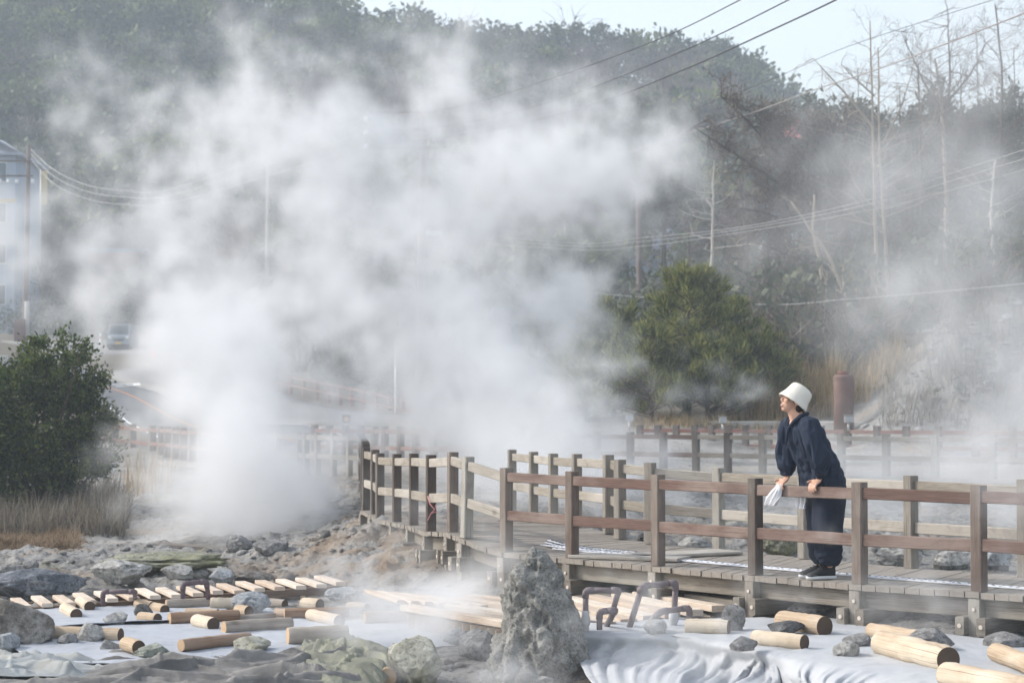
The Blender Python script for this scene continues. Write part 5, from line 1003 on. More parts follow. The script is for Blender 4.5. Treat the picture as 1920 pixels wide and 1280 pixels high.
m = MB(); m.prism(P(37, 640, 110), P(37, 598, 110), .55, .4, up=(0, 1, 0)); m.build('pole_box', M['rust'], p3)
p4 = pole('thin grey pole by the road fence, in front of the hedge', (742, 742), 806, 640, 74, .05, .045, 'steel', 'lamp_pole')
p5 = pole('distant grey pole inside the steam, left of centre', (500, 502), 640, 290, 120, .13, .1, 'pole', 'utility_pole')
def wire(label, pts, r, mk='wire', group='overhead wires', n=40):
    pts = [P(*q) for q in pts]; A = np.array(pts); k = np.linspace(0, len(pts) - 1, n); out = []
    for q in k:
        j = int(min(q, len(pts) - 2)); f = q - j; p0, p1_, p2_, p3_ = A[max(j - 1, 0)], A[j], A[j + 1], A[min(j + 2, len(A) - 1)]
        out.append(.5 * ((2 * p1_) + (-p0 + p2_) * f + (2 * p0 - 5 * p1_ + 4 * p2_ - p3_) * f * f + (-p0 + 3 * p1_ - 3 * p2_ + p3_) * f ** 3))
    m = MB(); m.tube(out, r, 6); tag(m.build('wire', M[mk]), label, 'wire', group)
wire('topmost of the three thick dark wires crossing the sky', [(688, 222, 73.6), (860, 200, 66), (1050, 142, 58), (1240, 72, 50), (1400, -6, 43), (1560, -90, 37)], .014)
wire('middle one of the three thick dark wires crossing the sky', [(688, 248, 73.6), (860, 233, 66), (1050, 185, 58), (1280, 96, 49), (1495, -8, 41), (1650, -90, 36)], .015)
wire('lowest of the three thick dark wires crossing the sky', [(688, 274, 73.6), (900, 248, 64), (1100, 200, 55), (1280, 132, 48), (1440, 60, 42), (1580, -6, 37.5), (1750, -95, 33)], .017)
wire('faint thin wire over the hill edge, just above the rope like one', [(1090, 300, 90), (1280, 214, 75), (1440, 152, 66), (1600, 84, 58), (1960, -30, 45)], .008)
wire('pale rope like wire slanting above the spiky dead pine', [(1100, 310, 90), (1280, 253, 76), (1410, 212, 68), (1530, 168, 61), (1680, 118, 54), (1960, 10, 44)], .017, 'pole')
for k, (dy, lb) in enumerate([(0, 'upper of three slack wires passing in front of the bare trees'), (9, 'middle of three slack wires passing in front of the bare trees'), (20, 'lower of three slack wires passing in front of the bare trees')]):
    wire(lb, [(560, 330 + dy * 2, 112), (800, 420 + dy, 95), (1060, 455 + dy * .6, 78), (1200, 446 + dy * .8, 68), (1400, 424 + dy * .5, 58), (1640, 372 + dy, 50), (1800, 320 + dy * 1.6, 46), (1980, 262 + dy * 2, 43)], .008, 'steel')
wire('lowest thin pale wire over the dark thicket', [(1000, 540, 84), (1380, 569, 60), (1600, 560, 54), (1960, 528, 48)], .009, 'steel')
for k, (dy, lb) in enumerate([(0, 'upper slack wire from the leftmost pole into the steam'), (12, 'middle slack wire from the leftmost pole into the steam'), (26, 'lower slack wire from the leftmost pole into the steam')]):
    wire(lb, [(58, 280 + dy * .7, 111.8), (100, 318 + dy, 110), (160, 346 + dy, 106), (230, 357 + dy, 102), (330, 352 + dy, 96), (686, 223 + dy * 2, 73.6)], .013, 'steel')
# ------------------------------------------------------------------ buildings
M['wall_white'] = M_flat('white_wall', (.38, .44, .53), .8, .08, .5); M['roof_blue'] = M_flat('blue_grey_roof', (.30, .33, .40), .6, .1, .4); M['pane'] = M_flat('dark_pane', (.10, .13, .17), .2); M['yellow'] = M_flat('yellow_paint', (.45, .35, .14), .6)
M['roof_red'] = M_flat('red_roof', (.42, .10, .10), .6, .2, 1); M['tile'] = M_flat('blue_tile', (.20, .23, .31), .5, .15, 3); M['wall_brown'] = M_flat('brown_wall', (.26, .14, .12), .8, .15, .6)
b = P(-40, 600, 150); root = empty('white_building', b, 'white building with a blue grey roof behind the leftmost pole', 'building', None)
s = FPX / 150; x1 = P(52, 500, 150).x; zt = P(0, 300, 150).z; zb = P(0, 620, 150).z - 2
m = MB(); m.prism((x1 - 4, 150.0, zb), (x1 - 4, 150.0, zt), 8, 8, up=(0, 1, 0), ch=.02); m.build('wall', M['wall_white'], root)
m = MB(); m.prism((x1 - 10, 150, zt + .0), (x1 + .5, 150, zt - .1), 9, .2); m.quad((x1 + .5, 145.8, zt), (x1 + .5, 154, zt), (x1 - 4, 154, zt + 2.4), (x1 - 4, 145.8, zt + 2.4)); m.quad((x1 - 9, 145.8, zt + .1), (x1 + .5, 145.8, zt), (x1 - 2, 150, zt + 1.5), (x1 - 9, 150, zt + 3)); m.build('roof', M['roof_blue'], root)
for r_ in range(4):
    for c_ in range(5):
        c = Vector((x1 - .9 - c_ * 1.35, 145.95, zt - 1.4 - r_ * 3.0)); m = MB(); m.prism(c + Vector((0, 0, -.75)), c + Vector((0, 0, .75)), .62, .08, up=(0, 1, 0)); f = m.build('window', M['white'], root)
        m = MB(); m.prism(c + Vector((0, -.05, -.68)), c + Vector((0, -.05, .68)), .50, .03, up=(0, 1, 0)); m.build('pane', M['pane'], f)
m = MB(); m.prism((x1 - 8, 145.9, P(0, 385, 146).z), (x1 + .02, 145.9, P(0, 376, 146).z), .06, .3); m.build('yellow_band', M['yellow'], root)
c = P(83, 352, 140); m = MB(); m.prism(c + Vector((0, 0, -1.2)), c + Vector((0, 0, 1.2)), .42, .06, up=(0, 1, 0)); bn = m.build('banner', M['yellow']); tag(bn, 'tall yellow banner beside the leftmost pole', 'banner')
m = MB(); m.tube([c + Vector((-.25, 0, -5.5)), c + Vector((-.25, 0, 1.3))], .04, 8); k_ = m.build('banner_pole', M['steel'], bn)
b = P(226, 560, 160); root = empty('brown_building', b, 'low dark reddish building in the steam above the van', 'building')
m = MB(); m.prism(P(226, 610, 160), P(226, 478, 160), 4, 5, up=(0, 1, 0)); m.build('wall', M['wall_brown'], root); m = MB(); a = P(226, 474, 160); m.prism(a - Vector((2.5, 0, 0)), a + Vector((2.5, 0, 0)), 4.8, .4); m.build('roof', M['tile'], root)
# red pagoda roof
c = P(1490, 262, 150); root = empty('pagoda', c, 'small building with a pointed red roof on the slope behind the dead pine', 'building'); s = FPX / 150
m = MB(); hw, tz = 46 / s, 44 / s; e = [Vector((c.x + hw * sx, c.y + hw * sy, c.z - .1)) for sx, sy in ((-1, -1), (1, -1), (1, 1), (-1, 1))]; k2 = [Vector((c.x + hw * .42 * sx, c.y + hw * .42 * sy, c.z + tz * .42)) for sx, sy in ((-1, -1), (1, -1), (1, 1), (-1, 1))]; ap = Vector((c.x, c.y, c.z + tz))
for q in range(4):
    j = (q + 1) % 4; m.quad(e[q], e[j], k2[j], k2[q]); n = len(m.v); m.v += [k2[q], k2[j], ap]; m.face((n, n + 1, n + 2), ((0, 0), (1, 0), (.5, 1)))
m.build('roof', M['roof_red'], root); m = MB(); m.prism(c + Vector((0, 0, -3.2)), c + Vector((0, 0, -.12)), hw * 1.5, hw * 1.5, up=(0, 1, 0)); m.build('wall', M['wall_brown'], root)
def tiled(label, px, py, w_, h_, d, rz):
    c = P(px, py, d); s = FPX / d; W, H = w_ / s, h_ / s; root = empty('tiled_house', c, label, 'house', 'blue tiled houses on the slope'); m = MB(); cr, sr = math.cos(rz), math.sin(rz); Dp = W * .7
    def T(x, y, z): return Vector((c.x + x * cr - y * sr, c.y + x * sr + y * cr, c.z + z))
    n = 14
    for k in range(n):
        x0, x1 = -W / 2 + W * k / n, -W / 2 + W * (k + .82) / n
        m.quad(T(x0, -Dp / 2, 0), T(x1, -Dp / 2, 0), T(x1, 0, H), T(x0, 0, H)); m.quad(T(x0, Dp / 2, 0), T(x0, 0, H), T(x1, 0, H), T(x1, Dp / 2, 0))
    m.quad(T(-W / 2, -Dp / 2, -.06), T(W / 2, -Dp / 2, -.06), T(W / 2, 0, H - .05), T(-W / 2, 0, H - .05)); m.build('roof', M['tile'], root)
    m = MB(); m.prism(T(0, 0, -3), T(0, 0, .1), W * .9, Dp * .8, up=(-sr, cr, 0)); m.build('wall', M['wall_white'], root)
tiled('blue tiled roof behind the spiky dead pine, upper one', 1500, 432, 150, 62, 118, .3); tiled('blue tiled roof seen left of the dead snag, small', 1225, 470, 90, 40, 122, -.3); tiled('blue tiled roof behind the double stemmed tree', 1610, 470, 130, 44, 112, .25)
# ------------------------------------------------------------------ van, cone, posts
b = P(222, 657, 131); s = FPX / 131; root = empty('parked_van', b, 'small grey van parked facing the camera at the top of the road', 'van'); Wv, Hv = 43 / s, 52 / s
M['car'] = M_flat('grey_car_paint', (.27, .31, .36), .35, .05); M['glass'] = M_flat('dark_windscreen', (.08, .10, .12), .15); M['plate'] = M_flat('yellow_plate', (.80, .55, .08), .5); M['tyre'] = M_flat('tyre', (.02, .02, .02), .9)
V3 = lambda x, y, z: b + Vector((x * Wv, y, z * Hv)); prof = [(0, .14), (-.04, .5), (.12, .56), (.45, .97), (3.1, 1.0), (3.25, .5), (3.25, .14)]
m = MB(); n = len(prof)
for sx in (-.5, .5):
    for y, z in prof: m.v.append(V3(sx * (1 if z < .6 else .9), y, z))
for k in range(n): j = (k + 1) % n; m.face((k, j, n + j, n + k), ((0, 0),) * 4)
m.face(tuple(range(n)), ((0, 0),) * n); m.face(tuple(reversed(range(n, 2 * n))), ((0, 0),) * n); m.build('body', M['car'], root)
m = MB(); m.quad(V3(-.42, .14, .59), V3(.42, .14, .59), V3(.38, .42, .93), V3(-.38, .42, .93))
m.v = [v + Vector((0, -.03, .012)) for v in m.v]; m.build('windscreen', M['glass'], root)
for sx in (-.38, .38):
    m = MB(); m.box(V3(sx, -.03, .47), .2, .08, .14, 0, .03); m.build('headlight', M['white'], root)
    m = MB(); c = V3(sx * 1.13, .6, .15); m.tube([c + Vector((-.09, 0, 0)), c + Vector((.09, 0, 0))], .27, 18); wv = m.build('wheel', M['tyre'], root)
    m = MB(); c = V3(sx * 1.45, .42, .68); m.box(c, .14, .1, .18, 0, .03); m.build('mirror', M['car'], root)
m = MB(); m.box(V3(0, -.05, .25), .36, .03, .18, 0, .01); m.build('number_plate', M['plate'], root); m = MB(); m.box(V3(0, -.03, .17), Wv * .98, .1, .22, 0, .03); m.build('bumper', M['black'], root)
m = MB(); m.box(V3(0, -.045, .38), .7, .05, .1, 0, .02); m.build('grille', M['black'], root)
c = P(288, 670, 120); M['cone_red'] = M_flat('red_cone', (.70, .10, .07), .5); m = MB(); m.tube([c, c + Vector((0, 0, .04)), c + Vector((0, 0, .06)), c + Vector((0, 0, .68))], [.2, .2, .15, .03], 16); tag(m.build('traffic_cone', M['cone_red']), 'red traffic cone on the pavement right of the van', 'cone')
c = P(188, 664, 118); m = MB(); m.tube([c + Vector((0, 0, -.2)), c + Vector((0, 0, 1.25))], .06, 10); bl = m.build('marker_post', M['white']); tag(bl, 'white marker post beside the van, left of it', 'post')
m = MB(); m.tube([c + Vector((0, 0, .95)), c + Vector((0, 0, 1.05))], .064, 10, caps=False); m.build('red_band', M['cone_red'], bl)
c = P(6, 675, 92); m = MB(); m.box(c, .5, .4, .42, 0, .03); tag(m.build('grey_box', M['concrete']), 'small dark grey box at the left edge beside the shrub top', 'box')

# ------------------------------------------------------------------ the person leaning on the railing
PX0, PD0 = 1535, 15.2
def W3(px, z, b=0.): # image column, height, depth offset
    d = PD0 + b; return Vector(((px - 960) / FPX * d, d, z))
def Wp(px, py, b=0.): return P(px, py, PD0 + b)
def remesh(mb, name, mat, parent, vox, smooth=4, disp=None, sf=.5):
    o = mb.build('tmp', mat); r = o.modifiers.new('r', 'REMESH'); r.mode = 'VOXEL'; r.voxel_size = vox; r.use_smooth_shade = True
    s_ = o.modifiers.new('s', 'SMOOTH'); s_.iterations = smooth; s_.factor = sf
    dg = bpy.context.evaluated_depsgraph_get(); me = bpy.data.meshes.new_from_object(o.evaluated_get(dg)); bpy.data.objects.remove(o)
    if disp:
        n = len(me.vertices); V = np.zeros(n * 3, np.float32); me.vertices.foreach_get('co', V); N = np.zeros(n * 3, np.float32); me.vertices.foreach_get('normal', N); V = V.reshape(-1, 3); N = N.reshape(-1, 3); V = V + N * disp(V)[:, None]; me.vertices.foreach_set('co', V.astype(np.float32).ravel()); me.update()
    me.name = name; me.materials.clear(); me.materials.append(mat); me.polygons.foreach_set('use_smooth', np.ones(len(me.polygons), bool)); return link(name, me, parent)
Fd = Vector((-.93, -.37, 0)).normalized(); Ld = Vector((.37, -.93, 0)).normalized(); Up = Vector((0, 0, 1))
person = empty('person', (2.35, 15.25, 0), 'person in a white hat and navy clothes leaning on the railing, looking left', 'person')
Fh = Vector((-.94, -.20, .29)).normalized(); Lh = Vector((.205, -.978, .0)).normalized(); Uh = Lh.cross(Fh) * -1; Uh = Fh.cross(Lh); Uh = Uh if Uh.z > 0 else -Uh
HC = Wp(1487, 751.5, -.02)
HS = .91
def H(f, l, u): return HC + (Fh * f + Lh * l + Uh * u) * HS
hax = (Fh, Lh, Uh)
bm_ = MB()
bm_.ball(H(-.012, 0, .028), (.082, .067, .080), hax); bm_.ball(H(.028, 0, -.030), (.055, .053, .068), hax); bm_.ball(H(.052, 0, -.084), (.026, .026, .021), hax); bm_.ball(H(.066, 0, -.054), (.024, .030, .026), hax)
bm_.ball(H(.058, 0, .024), (.024, .042, .028), hax); bm_.ball(H(.062, .036, -.018), (.022, .022, .022), hax); bm_.ball(H(.062, -.036, -.018), (.022, .022, .022), hax)
bm_.tube([H(.082, 0, .012), H(.093, 0, -.008), H(.104, 0, -.024)], [.008, .010, .0115], 10); bm_.ball(H(.094, .009, -.028), (.009, .008, .007), hax); bm_.ball(H(.094, -.009, -.028), (.009, .008, .007), hax)
for sg in (1, -1): bm_.ball(H(-.012, .073 * sg, -.010), (.017, .009, .030), hax)
NB = W3(1499, 1.215, -.03)
bm_.tube([H(-.02, 0, -.02), H(-.018, 0, -.075), NB + Vector((-.01, 0, .02)), NB + Vector((.02, .01, -.09))], [.052, .047, .052, .085], 16)
bm_.ball(W3(1504, 1.165, -.015) + Fd * .082, (.030, .030, .052))
bm_.tube([H(.0, 0, -.06), W3(1504, 1.19, -.015) + Fd * .070], [.036, .030], 14)
# torso, legs and arms as one body
HIP = W3(1546, .74, .06); CH = W3(1510, 1.08, -.0); tor = [(HIP, .105, .135), (W3(1530, .88, .03), .095, .12), (CH, .10, .14), (W3(1502, 1.17, -.02), .075, .13)]
bm_.loft([(c, Fd, Ld, a, b_) for c, a, b_ in tor], 20)
RT = Vector((2.093, 15.319, .705)); LT = Vector((2.305, 15.067, .705)); rdir = Vector((.644, -.765, 0)).normalized(); rout = Vector((-.765, -.644, 0)).normalized()
arms = {}
for sg, T, el in ((-1, RT, W3(1473, .955, .15)), (1, LT, W3(1533, .95, -.20))):
    sh = W3(1500, 1.165, -.02) + Ld * (.150 * sg); wr = T - rout * .035 + Vector((0, 0, .062)); arms[sg] = (sh, el, wr)
    bm_.tube([sh, sh.lerp(el, .5), el, el.lerp(wr, .5), wr], [.052, .043, .036, .031, .023], 14)
    kn = T + rout * .030 + Vector((0, 0, .026)); bm_.loft([(wr, rdir, Up, .022, .018), (wr.lerp(kn, .5) + Vector((0, 0, -.006)), rdir, Up, .036, .016), (kn, rdir, Up, .040, .014)], 14)
    for k, (ln, o_) in enumerate([(.92, -.030), (1.06, -.010), (1.0, .011), (.82, .030)]):
        b0 = kn + rdir * o_; q1 = b0 + rout * .020 * ln + Vector((0, 0, -.008)); q2 = b0 + rout * .030 + Vector((0, 0, -.040 * ln)); q3 = b0 + rout * .024 + rdir * .002 * k + Vector((0, 0, -.068 * ln))
        bm_.tube([b0, q1, q2, q3, q3 + Vector((0, 0, -.004))], [.0092, .0092, .0085, .0075, .004], 10)
    t0 = wr.lerp(kn, .45) - rdir * .030 * (1 if sg > 0 else 1); bm_.tube([t0, t0 - rdir * .022 + rout * .012 + Vector((0, 0, -.006)), t0 - rdir * .034 + rout * .030 + Vector((0, 0, -.010)), t0 - rdir * .036 + rout * .046 + Vector((0, 0, -.014))], [.012, .0105, .0095, .0065], 10)
feet = {}
for sg, (ax, hx) in ((-1, ((1539, .085, .13), (1541, .40, .11))), (1, ((1553, .085, -.03), (1553, .40, -.02)))):
    an = W3(ax[0], ax[1], ax[2]); kn = W3(hx[0], hx[1], hx[2]); hp = HIP + Ld * (.085 * sg); bm_.tube([hp, hp.lerp(kn, .5), kn, kn.lerp(an, .5), an], [.095, .080, .058, .05, .036], 14); feet[sg] = an
    ff = Vector((-.95, -.31, 0)).normalized(); bm_.loft([(an + Vector((0, 0, -.01)), ff, Up.cross(ff), .04, .035), (an + ff * .05 + Vector((0, 0, -.04)), ff, Up.cross(ff), .08, .035)], 12)
body = remesh(bm_, 'body', M['skin'], person, .0042, 5)
# face details
def patch(name, c, r, mk, parent): m = MB(); m.ball(c, r, hax, 12, 8); return m.build(name, M[mk], parent)
M['eye_dark'] = M_flat('eye_lid_line', (.03, .02, .018), .5); M['teeth'] = M_flat('teeth', (.80, .78, .74), .3)
for sg in (1, -1):
    patch('eye', H(.0775, .031 * sg, .002), (.006, .0125, .0028), 'eye_dark', body); m = MB(); m.tube([H(.085, .016 * sg, .020), H(.081, .030 * sg, .024), H(.070, .046 * sg, .019)], [.0028, .0032, .002], 6); m.build('eyebrow', M['hair'], body)
patch('lower_lip', H(.0865, 0, -.068), (.0085, .020, .0055), 'lip', body); patch('upper_lip', H(.0885, 0, -.054), (.0075, .020, .0038), 'lip', body); patch('teeth', H(.0865, 0, -.0605), (.0065, .017, .0045), 'teeth', body)
# hair
hm = MB(); hm.ball(H(-.026, 0, .024), (.078, .073, .076), hax); hm.ball(H(-.062, 0, -.035), (.040, .068, .055), hax); hm.ball(H(-.050, .050, -.045), (.028, .024, .045), hax); hm.ball(H(-.050, -.050, -.045), (.028, .024, .045), hax)
for sg in (1, -1): hm.tube([H(.030, .068 * sg, .045), H(.022, .072 * sg, .010), H(.016, .070 * sg, -.025)], [.012, .010, .003], 8)
hm.tube([H(.070, .040, .048), H(.062, .055, .030), H(.048, .064, .022)], [.009, .007, .003], 8)
remesh(hm, 'hair', M['hair'], person, .0055, 3, lambda V: .003 * fbm(V * np.array([60, 60, 22]), 2, 4))
# hat
BC = Wp(1486, 755.5, -.02); hx = Vector((.60, .10, .79)).normalized(); hu = Vector((-.79, -.12, .61)); hu = (hu - hx * hu.dot(hx)).normalized(); hv = hx.cross(hu)
m = MB(); rings = [(BC + hx * o_ + hu * sh_, hu, hv, a, b_) for o_, a, b_, sh_ in [(-.006, .1240, .117, 0), (.0, .1255, .1185, 0), (.020, .117, .110, 0), (.045, .108, .100, 0), (.060, .1015, .0935, 0), (.064, .1025, .0945, 0), (.068, .1005, .0925, 0), (.100, .096, .088, 0), (.125, .090, .082, 0), (.140, .078, .071, 0), (.148, .058, .052, .0), (.151, .03, .027, .0), (.1515, .004, .004, 0)]]
m.loft(rings, 40); m.f = m.f[:-2]; m.uv = m.uv[:-2]; m.mi = m.mi[:-2]; m.sm = m.sm[:-2]
hat = m.build('hat', M['hat'], person); sd = hat.modifiers.new('thickness', 'SOLIDIFY'); sd.thickness = .004
# jacket: torso with wide sleeves
jm = MB(); jl = [(W3(1541, .665, .07), .155, .195), (W3(1541, .74, .07), .153, .195), (W3(1533, .86, .045), .145, .185), (W3(1520, .98, .015), .135, .180), (W3(1509, 1.08, -.005), .125, .178), (W3(1503, 1.155, -.02), .098, .165), (W3(1501, 1.20, -.025), .066, .120), (W3(1501, 1.228, -.028), .050, .070)]
jm.loft([(c, (Fd + Vector((0, 0, -.25 if i > 2 else -.05))), Ld, a, b_) for i, (c, a, b_) in enumerate(jl)], 36)
for sg in (-1, 1):
    sh, el, wr = arms[sg]; cf = el.lerp(wr, .86)
    jm.tube([sh + Vector((0, 0, .012)) - Ld * .05 * sg, sh + Vector((0, 0, .002)), sh.lerp(el, .35) + Ld * .008 * sg, sh.lerp(el, .7), el + Vector((.008, 0, -.01)), el.lerp(wr, .40) + Vector((.006, 0, -.005)), el.lerp(wr, .66), cf], [.066, .073, .080, .081, .078, .072, .056, .036], 20)
def folds(V):
    p = V * np.array([17, 17, 4.2]); w_ = 1 - 2.6 * np.abs(fbm(p, 2, 31)); low = np.clip((1.26 - V[:, 2]) / .12, 0, 1); return low * (.015 * w_ + .004 * fbm(V * np.array([38, 38, 12]), 2, 37) + .004 * np.sin(V[:, 2] * 70 + 5 * fbm(V * 8, 2, 3)) * np.clip((.93 - V[:, 2]) / .1, 0, 1) * np.clip((V[:, 2] - .72) / .05, 0, 1))
jacket = remesh(jm, 'jacket', M['navy'], person, .0065, 6, folds)
for sg in (-1, 1):
    sh, el, wr = arms[sg]; c0 = el.lerp(wr, .84); m = MB(); m.tube([c0, el.lerp(wr, .90), el.lerp(wr, .955)], [.040, .037, .034], 18, caps=False); cu = m.build('cuff', M['navy'], jacket); s_ = cu.modifiers.new('thickness', 'SOLIDIFY'); s_.thickness = .004
# crossed collar around a V of skin
nk = W3(1500, 1.235, -.028); CHS = W3(1504, 1.135, -.015); vpt = CHS + Fd * .124
for sg in (1, -1):
    m = MB(); pts = [nk + Vector((.060, .025, .020)), nk + Ld * (.052 * sg) + Vector((.028, 0, .018)), nk + Ld * (.056 * sg) + Fd * .030 + Vector((0, 0, .002)), nk + Ld * (.040 * sg) + Fd * .078 + Vector((0, 0, -.040)), vpt + Ld * (.006 * sg) + Vector((0, 0, .010))]
    if sg > 0: pts += [vpt - Ld * .018 + Vector((0, 0, -.05)), vpt - Ld * .03 + Fd * .004 + Vector((0, 0, -.12))]
    m.tube(pts, [.014, .015, .015, .014, .013, .011, .008][:len(pts)], 12); m.build('collar', M['navy'], jacket)
# trousers
tm = MB(); tm.loft([(HIP + Vector((0, 0, .10)), Fd, Ld, .12, .15), (HIP, Fd, Ld, .135, .175), (HIP + Vector((0, 0, -.12)), Fd, Ld, .130, .175)], 28)
for sg in (-1, 1):
    an = feet[sg]; hp = HIP + Ld * (.080 * sg) + Vector((0, 0, -.02)); kn = W3(1541 if sg < 0 else 1550, .42, .11 if sg < 0 else -.03)
    tm.tube([hp, hp.lerp(kn, .4), hp.lerp(kn, .8), kn, kn.lerp(an, .35), kn.lerp(an, .65), an + Vector((0, 0, .075)), an + Vector((0, 0, .045)), an + Vector((0, 0, .02))], [.118, .122, .118, .114, .110, .102, .092, .074, .058], 24)
def tf(V): return .007 * (1 - 2 * np.abs(fbm(V * np.array([14, 14, 4]), 2, 51))) + .005 * np.sin(V[:, 2] * 75 + 6 * fbm(V * 7, 2, 13)) * np.clip((.30 - V[:, 2]) / .12, 0, 1)
remesh(tm, 'trousers', M['navy_dark'], person, .0075, 5, tf)
# shoes
M['sole'] = M_flat('pale_sole', (.66, .68, .70), .6); M['shoe'] = M_flat('black_shoe', (.016, .016, .018), .6); M['lace'] = M_flat('dark_lace', (.05, .05, .055), .7)
for sg in (-1, 1):
    an = feet[sg]; g_ = Vector((an.x, an.y, .004)); ff = Vector((-.955, -.295, 0)).normalized(); sdv = Up.cross(ff); hl = g_ - ff * .055
    m = MB(); m.loft([(hl + ff * .012 + Up * .045, sdv, Up, .026, .038), (hl + ff * .04 + Up * .050, sdv, Up, .036, .046), (hl + ff * .085 + Up * .052, sdv, Up, .039, .046), (hl + ff * .135 + Up * .042, sdv, Up, .043, .036), (hl + ff * .185 + Up * .034, sdv, Up, .045, .026), (hl + ff * .225 + Up * .028, sdv, Up, .036, .018), (hl + ff * .243 + Up * .024, sdv, Up, .014, .009)], 20)
    m.loft([(hl + ff * .05 + Up * .08, ff, sdv, .045, .036), (hl + ff * .045 + Up * .115, ff, sdv, .042, .034)], 18)
    sh_ = remesh(m, 'shoe', M['shoe'], person, .004, 3)
    m = MB(); m.loft([(hl + ff * .122 + Up * (-.000 + z), ff, sdv, .128 * k_, .049 * k_) for z, k_ in ((.0, .95), (.006, 1), (.018, 1.0), (.024, .96))], 36); m.build('sole', M['sole'], sh_)
    m = MB()
    for q in range(4): c = hl + ff * (.10 + .022 * q) + Up * (.098 - .012 * q); m.tube([c - sdv * .022, c + Up * .005, c + sdv * .022], .003, 6)
    m.build('laces', M['lace'], sh_)
# towel hanging from the far hand
def towel(name, label, pts, wd, seed, cat):
    rg = np.random.default_rng(seed); pts = [Vector(p) for p in pts]; A = [tuple(p) for p in pts]; L = arc(A); nu, nv = 34, 26; V = np.zeros((nu, nv, 3))
    for i in range(nu):
        f = i / (nu - 1); c = at_s(A, L, L[-1] * f); w_ = np.interp(f, np.linspace(0, 1, len(wd)), wd)
        for j in range(nv):
            g_ = j / (nv - 1) - .5; V[i, j] = np.array(c) + np.array(rdir) * g_ * w_ * 2 * .9 + np.array(rout) * (.016 * math.sin(g_ * 15 + 3 * f + seed) * (.4 + f) + .012 * math.sin(g_ * 31 + 6 * f))
    V += (.008 * fbm(V * 22, 3, seed))[..., None] * np.array([1, 1, .5]); o = mesh_np(name, V.reshape(-1, 3), grid_faces(nu, nv), M['towel'], smooth=True); s_ = o.modifiers.new('thickness', 'SOLIDIFY'); s_.thickness = .012; s_.offset = 0; sb = o.modifiers.new('sub', 'SUBSURF'); sb.levels = 1; sb.render_levels = 1
    return o
tw = towel('towel', '', [RT + rout * .050 + Vector((0, 0, .012)), RT + rout * .072 + rdir * -.02 + Vector((0, 0, -.04)), RT + rout * .075 + rdir * -.06 + Vector((0, 0, -.10)), RT + rout * .07 + rdir * -.085 + Vector((0, 0, -.155))], [.018, .05, .078, .062], 3, 'towel')
tag(tw, 'white towel hanging from the far hand of the person over the railing', 'towel')
t2 = towel('towel_end', '', [RT + rdir * .12 - rout * .05 + Vector((0, 0, -.06)), RT + rdir * .125 - rout * .05 + Vector((0, 0, -.12)), RT + rdir * .13 - rout * .045 + Vector((0, 0, -.175))], [.045, .055, .052], 5, 'towel'); t2.parent = tw

# ------------------------------------------------------------------ steam: density fields sampled on voxel grids
def grid_volume(name, lo, hi, n, dens, mat, label):
    nx, ny, nz = n; me = bpy.data.meshes.new(name); me.vertices.add(nx * ny * nz)
    a = me.attributes.new('steam_density', 'FLOAT', 'POINT'); a.data.foreach_set('value', np.ascontiguousarray(dens, np.float32).ravel())
    me.materials.append(mat); ob = link(name, me); tag(ob, label, 'steam', 'clouds of steam from the hot ground', 'stuff')
    ng = bpy.data.node_groups.new('steam_grid', 'GeometryNodeTree')
    ng.interface.new_socket('Geometry', in_out='INPUT', socket_type='NodeSocketGeometry'); ng.interface.new_socket('Geometry', in_out='OUTPUT', socket_type='NodeSocketGeometry')
    N = ng.nodes; L = ng.links; gi = N.new('NodeGroupInput'); go = N.new('NodeGroupOutput'); vc = N.new('GeometryNodeVolumeCube')
    vc.inputs['Min'].default_value = lo; vc.inputs['Max'].default_value = hi
    for k, v in zip('XYZ', n): vc.inputs['Resolution ' + k].default_value = v
    def vm(op, src, val):
        x = N.new('ShaderNodeVectorMath'); x.operation = op; L.new(src, x.inputs[0])
        if val is not None: x.inputs[1].default_value = val
        return x
    p = N.new('GeometryNodeInputPosition'); x = vm('SUBTRACT', p.outputs[0], lo); x = vm('MULTIPLY', x.outputs[0], [(k - 1) / (h - l) for k, h, l in zip(n, hi, lo)])
    x = vm('ADD', x.outputs[0], (.5, .5, .5)); x = vm('FLOOR', x.outputs[0], None); x = vm('DOT_PRODUCT', x.outputs[0], (ny * nz, nz, 1))
    si = N.new('GeometryNodeSampleIndex'); si.data_type = 'FLOAT'; si.domain = 'POINT'; na = N.new('GeometryNodeInputNamedAttribute'); na.data_type = 'FLOAT'; na.inputs[0].default_value = 'steam_density'
    L.new(gi.outputs[0], si.inputs['Geometry']); L.new(na.outputs[0], si.inputs['Value']); L.new(x.outputs['Value'], si.inputs['Index']); L.new(si.outputs[0], vc.inputs['Density'])
    sm = N.new('GeometryNodeSetMaterial'); sm.inputs['Material'].default_value = mat; L.new(vc.outputs[0], sm.inputs[0]); L.new(sm.outputs[0], go.inputs[0])
    ob.modifiers.new('steam_grid', 'NODES').node_group = ng; return ob
def spectral(n, vox, seed, slope, kmin):
    rg = np.random.default_rng(seed); f = np.fft.rfftn(rg.standard_normal(n).astype(np.float32))
    kx = np.fft.fftfreq(n[0], vox)[:, None, None]; ky = np.fft.fftfreq(n[1], vox)[None, :, None]; kz = np.fft.rfftfreq(n[2], vox)[None, None]
    k = np.sqrt(kx ** 2 + ky ** 2 + kz ** 2) + kmin; g = np.fft.irfftn(f * k ** -slope, s=n).astype(np.float32); return (g - g.mean()) / g.std()
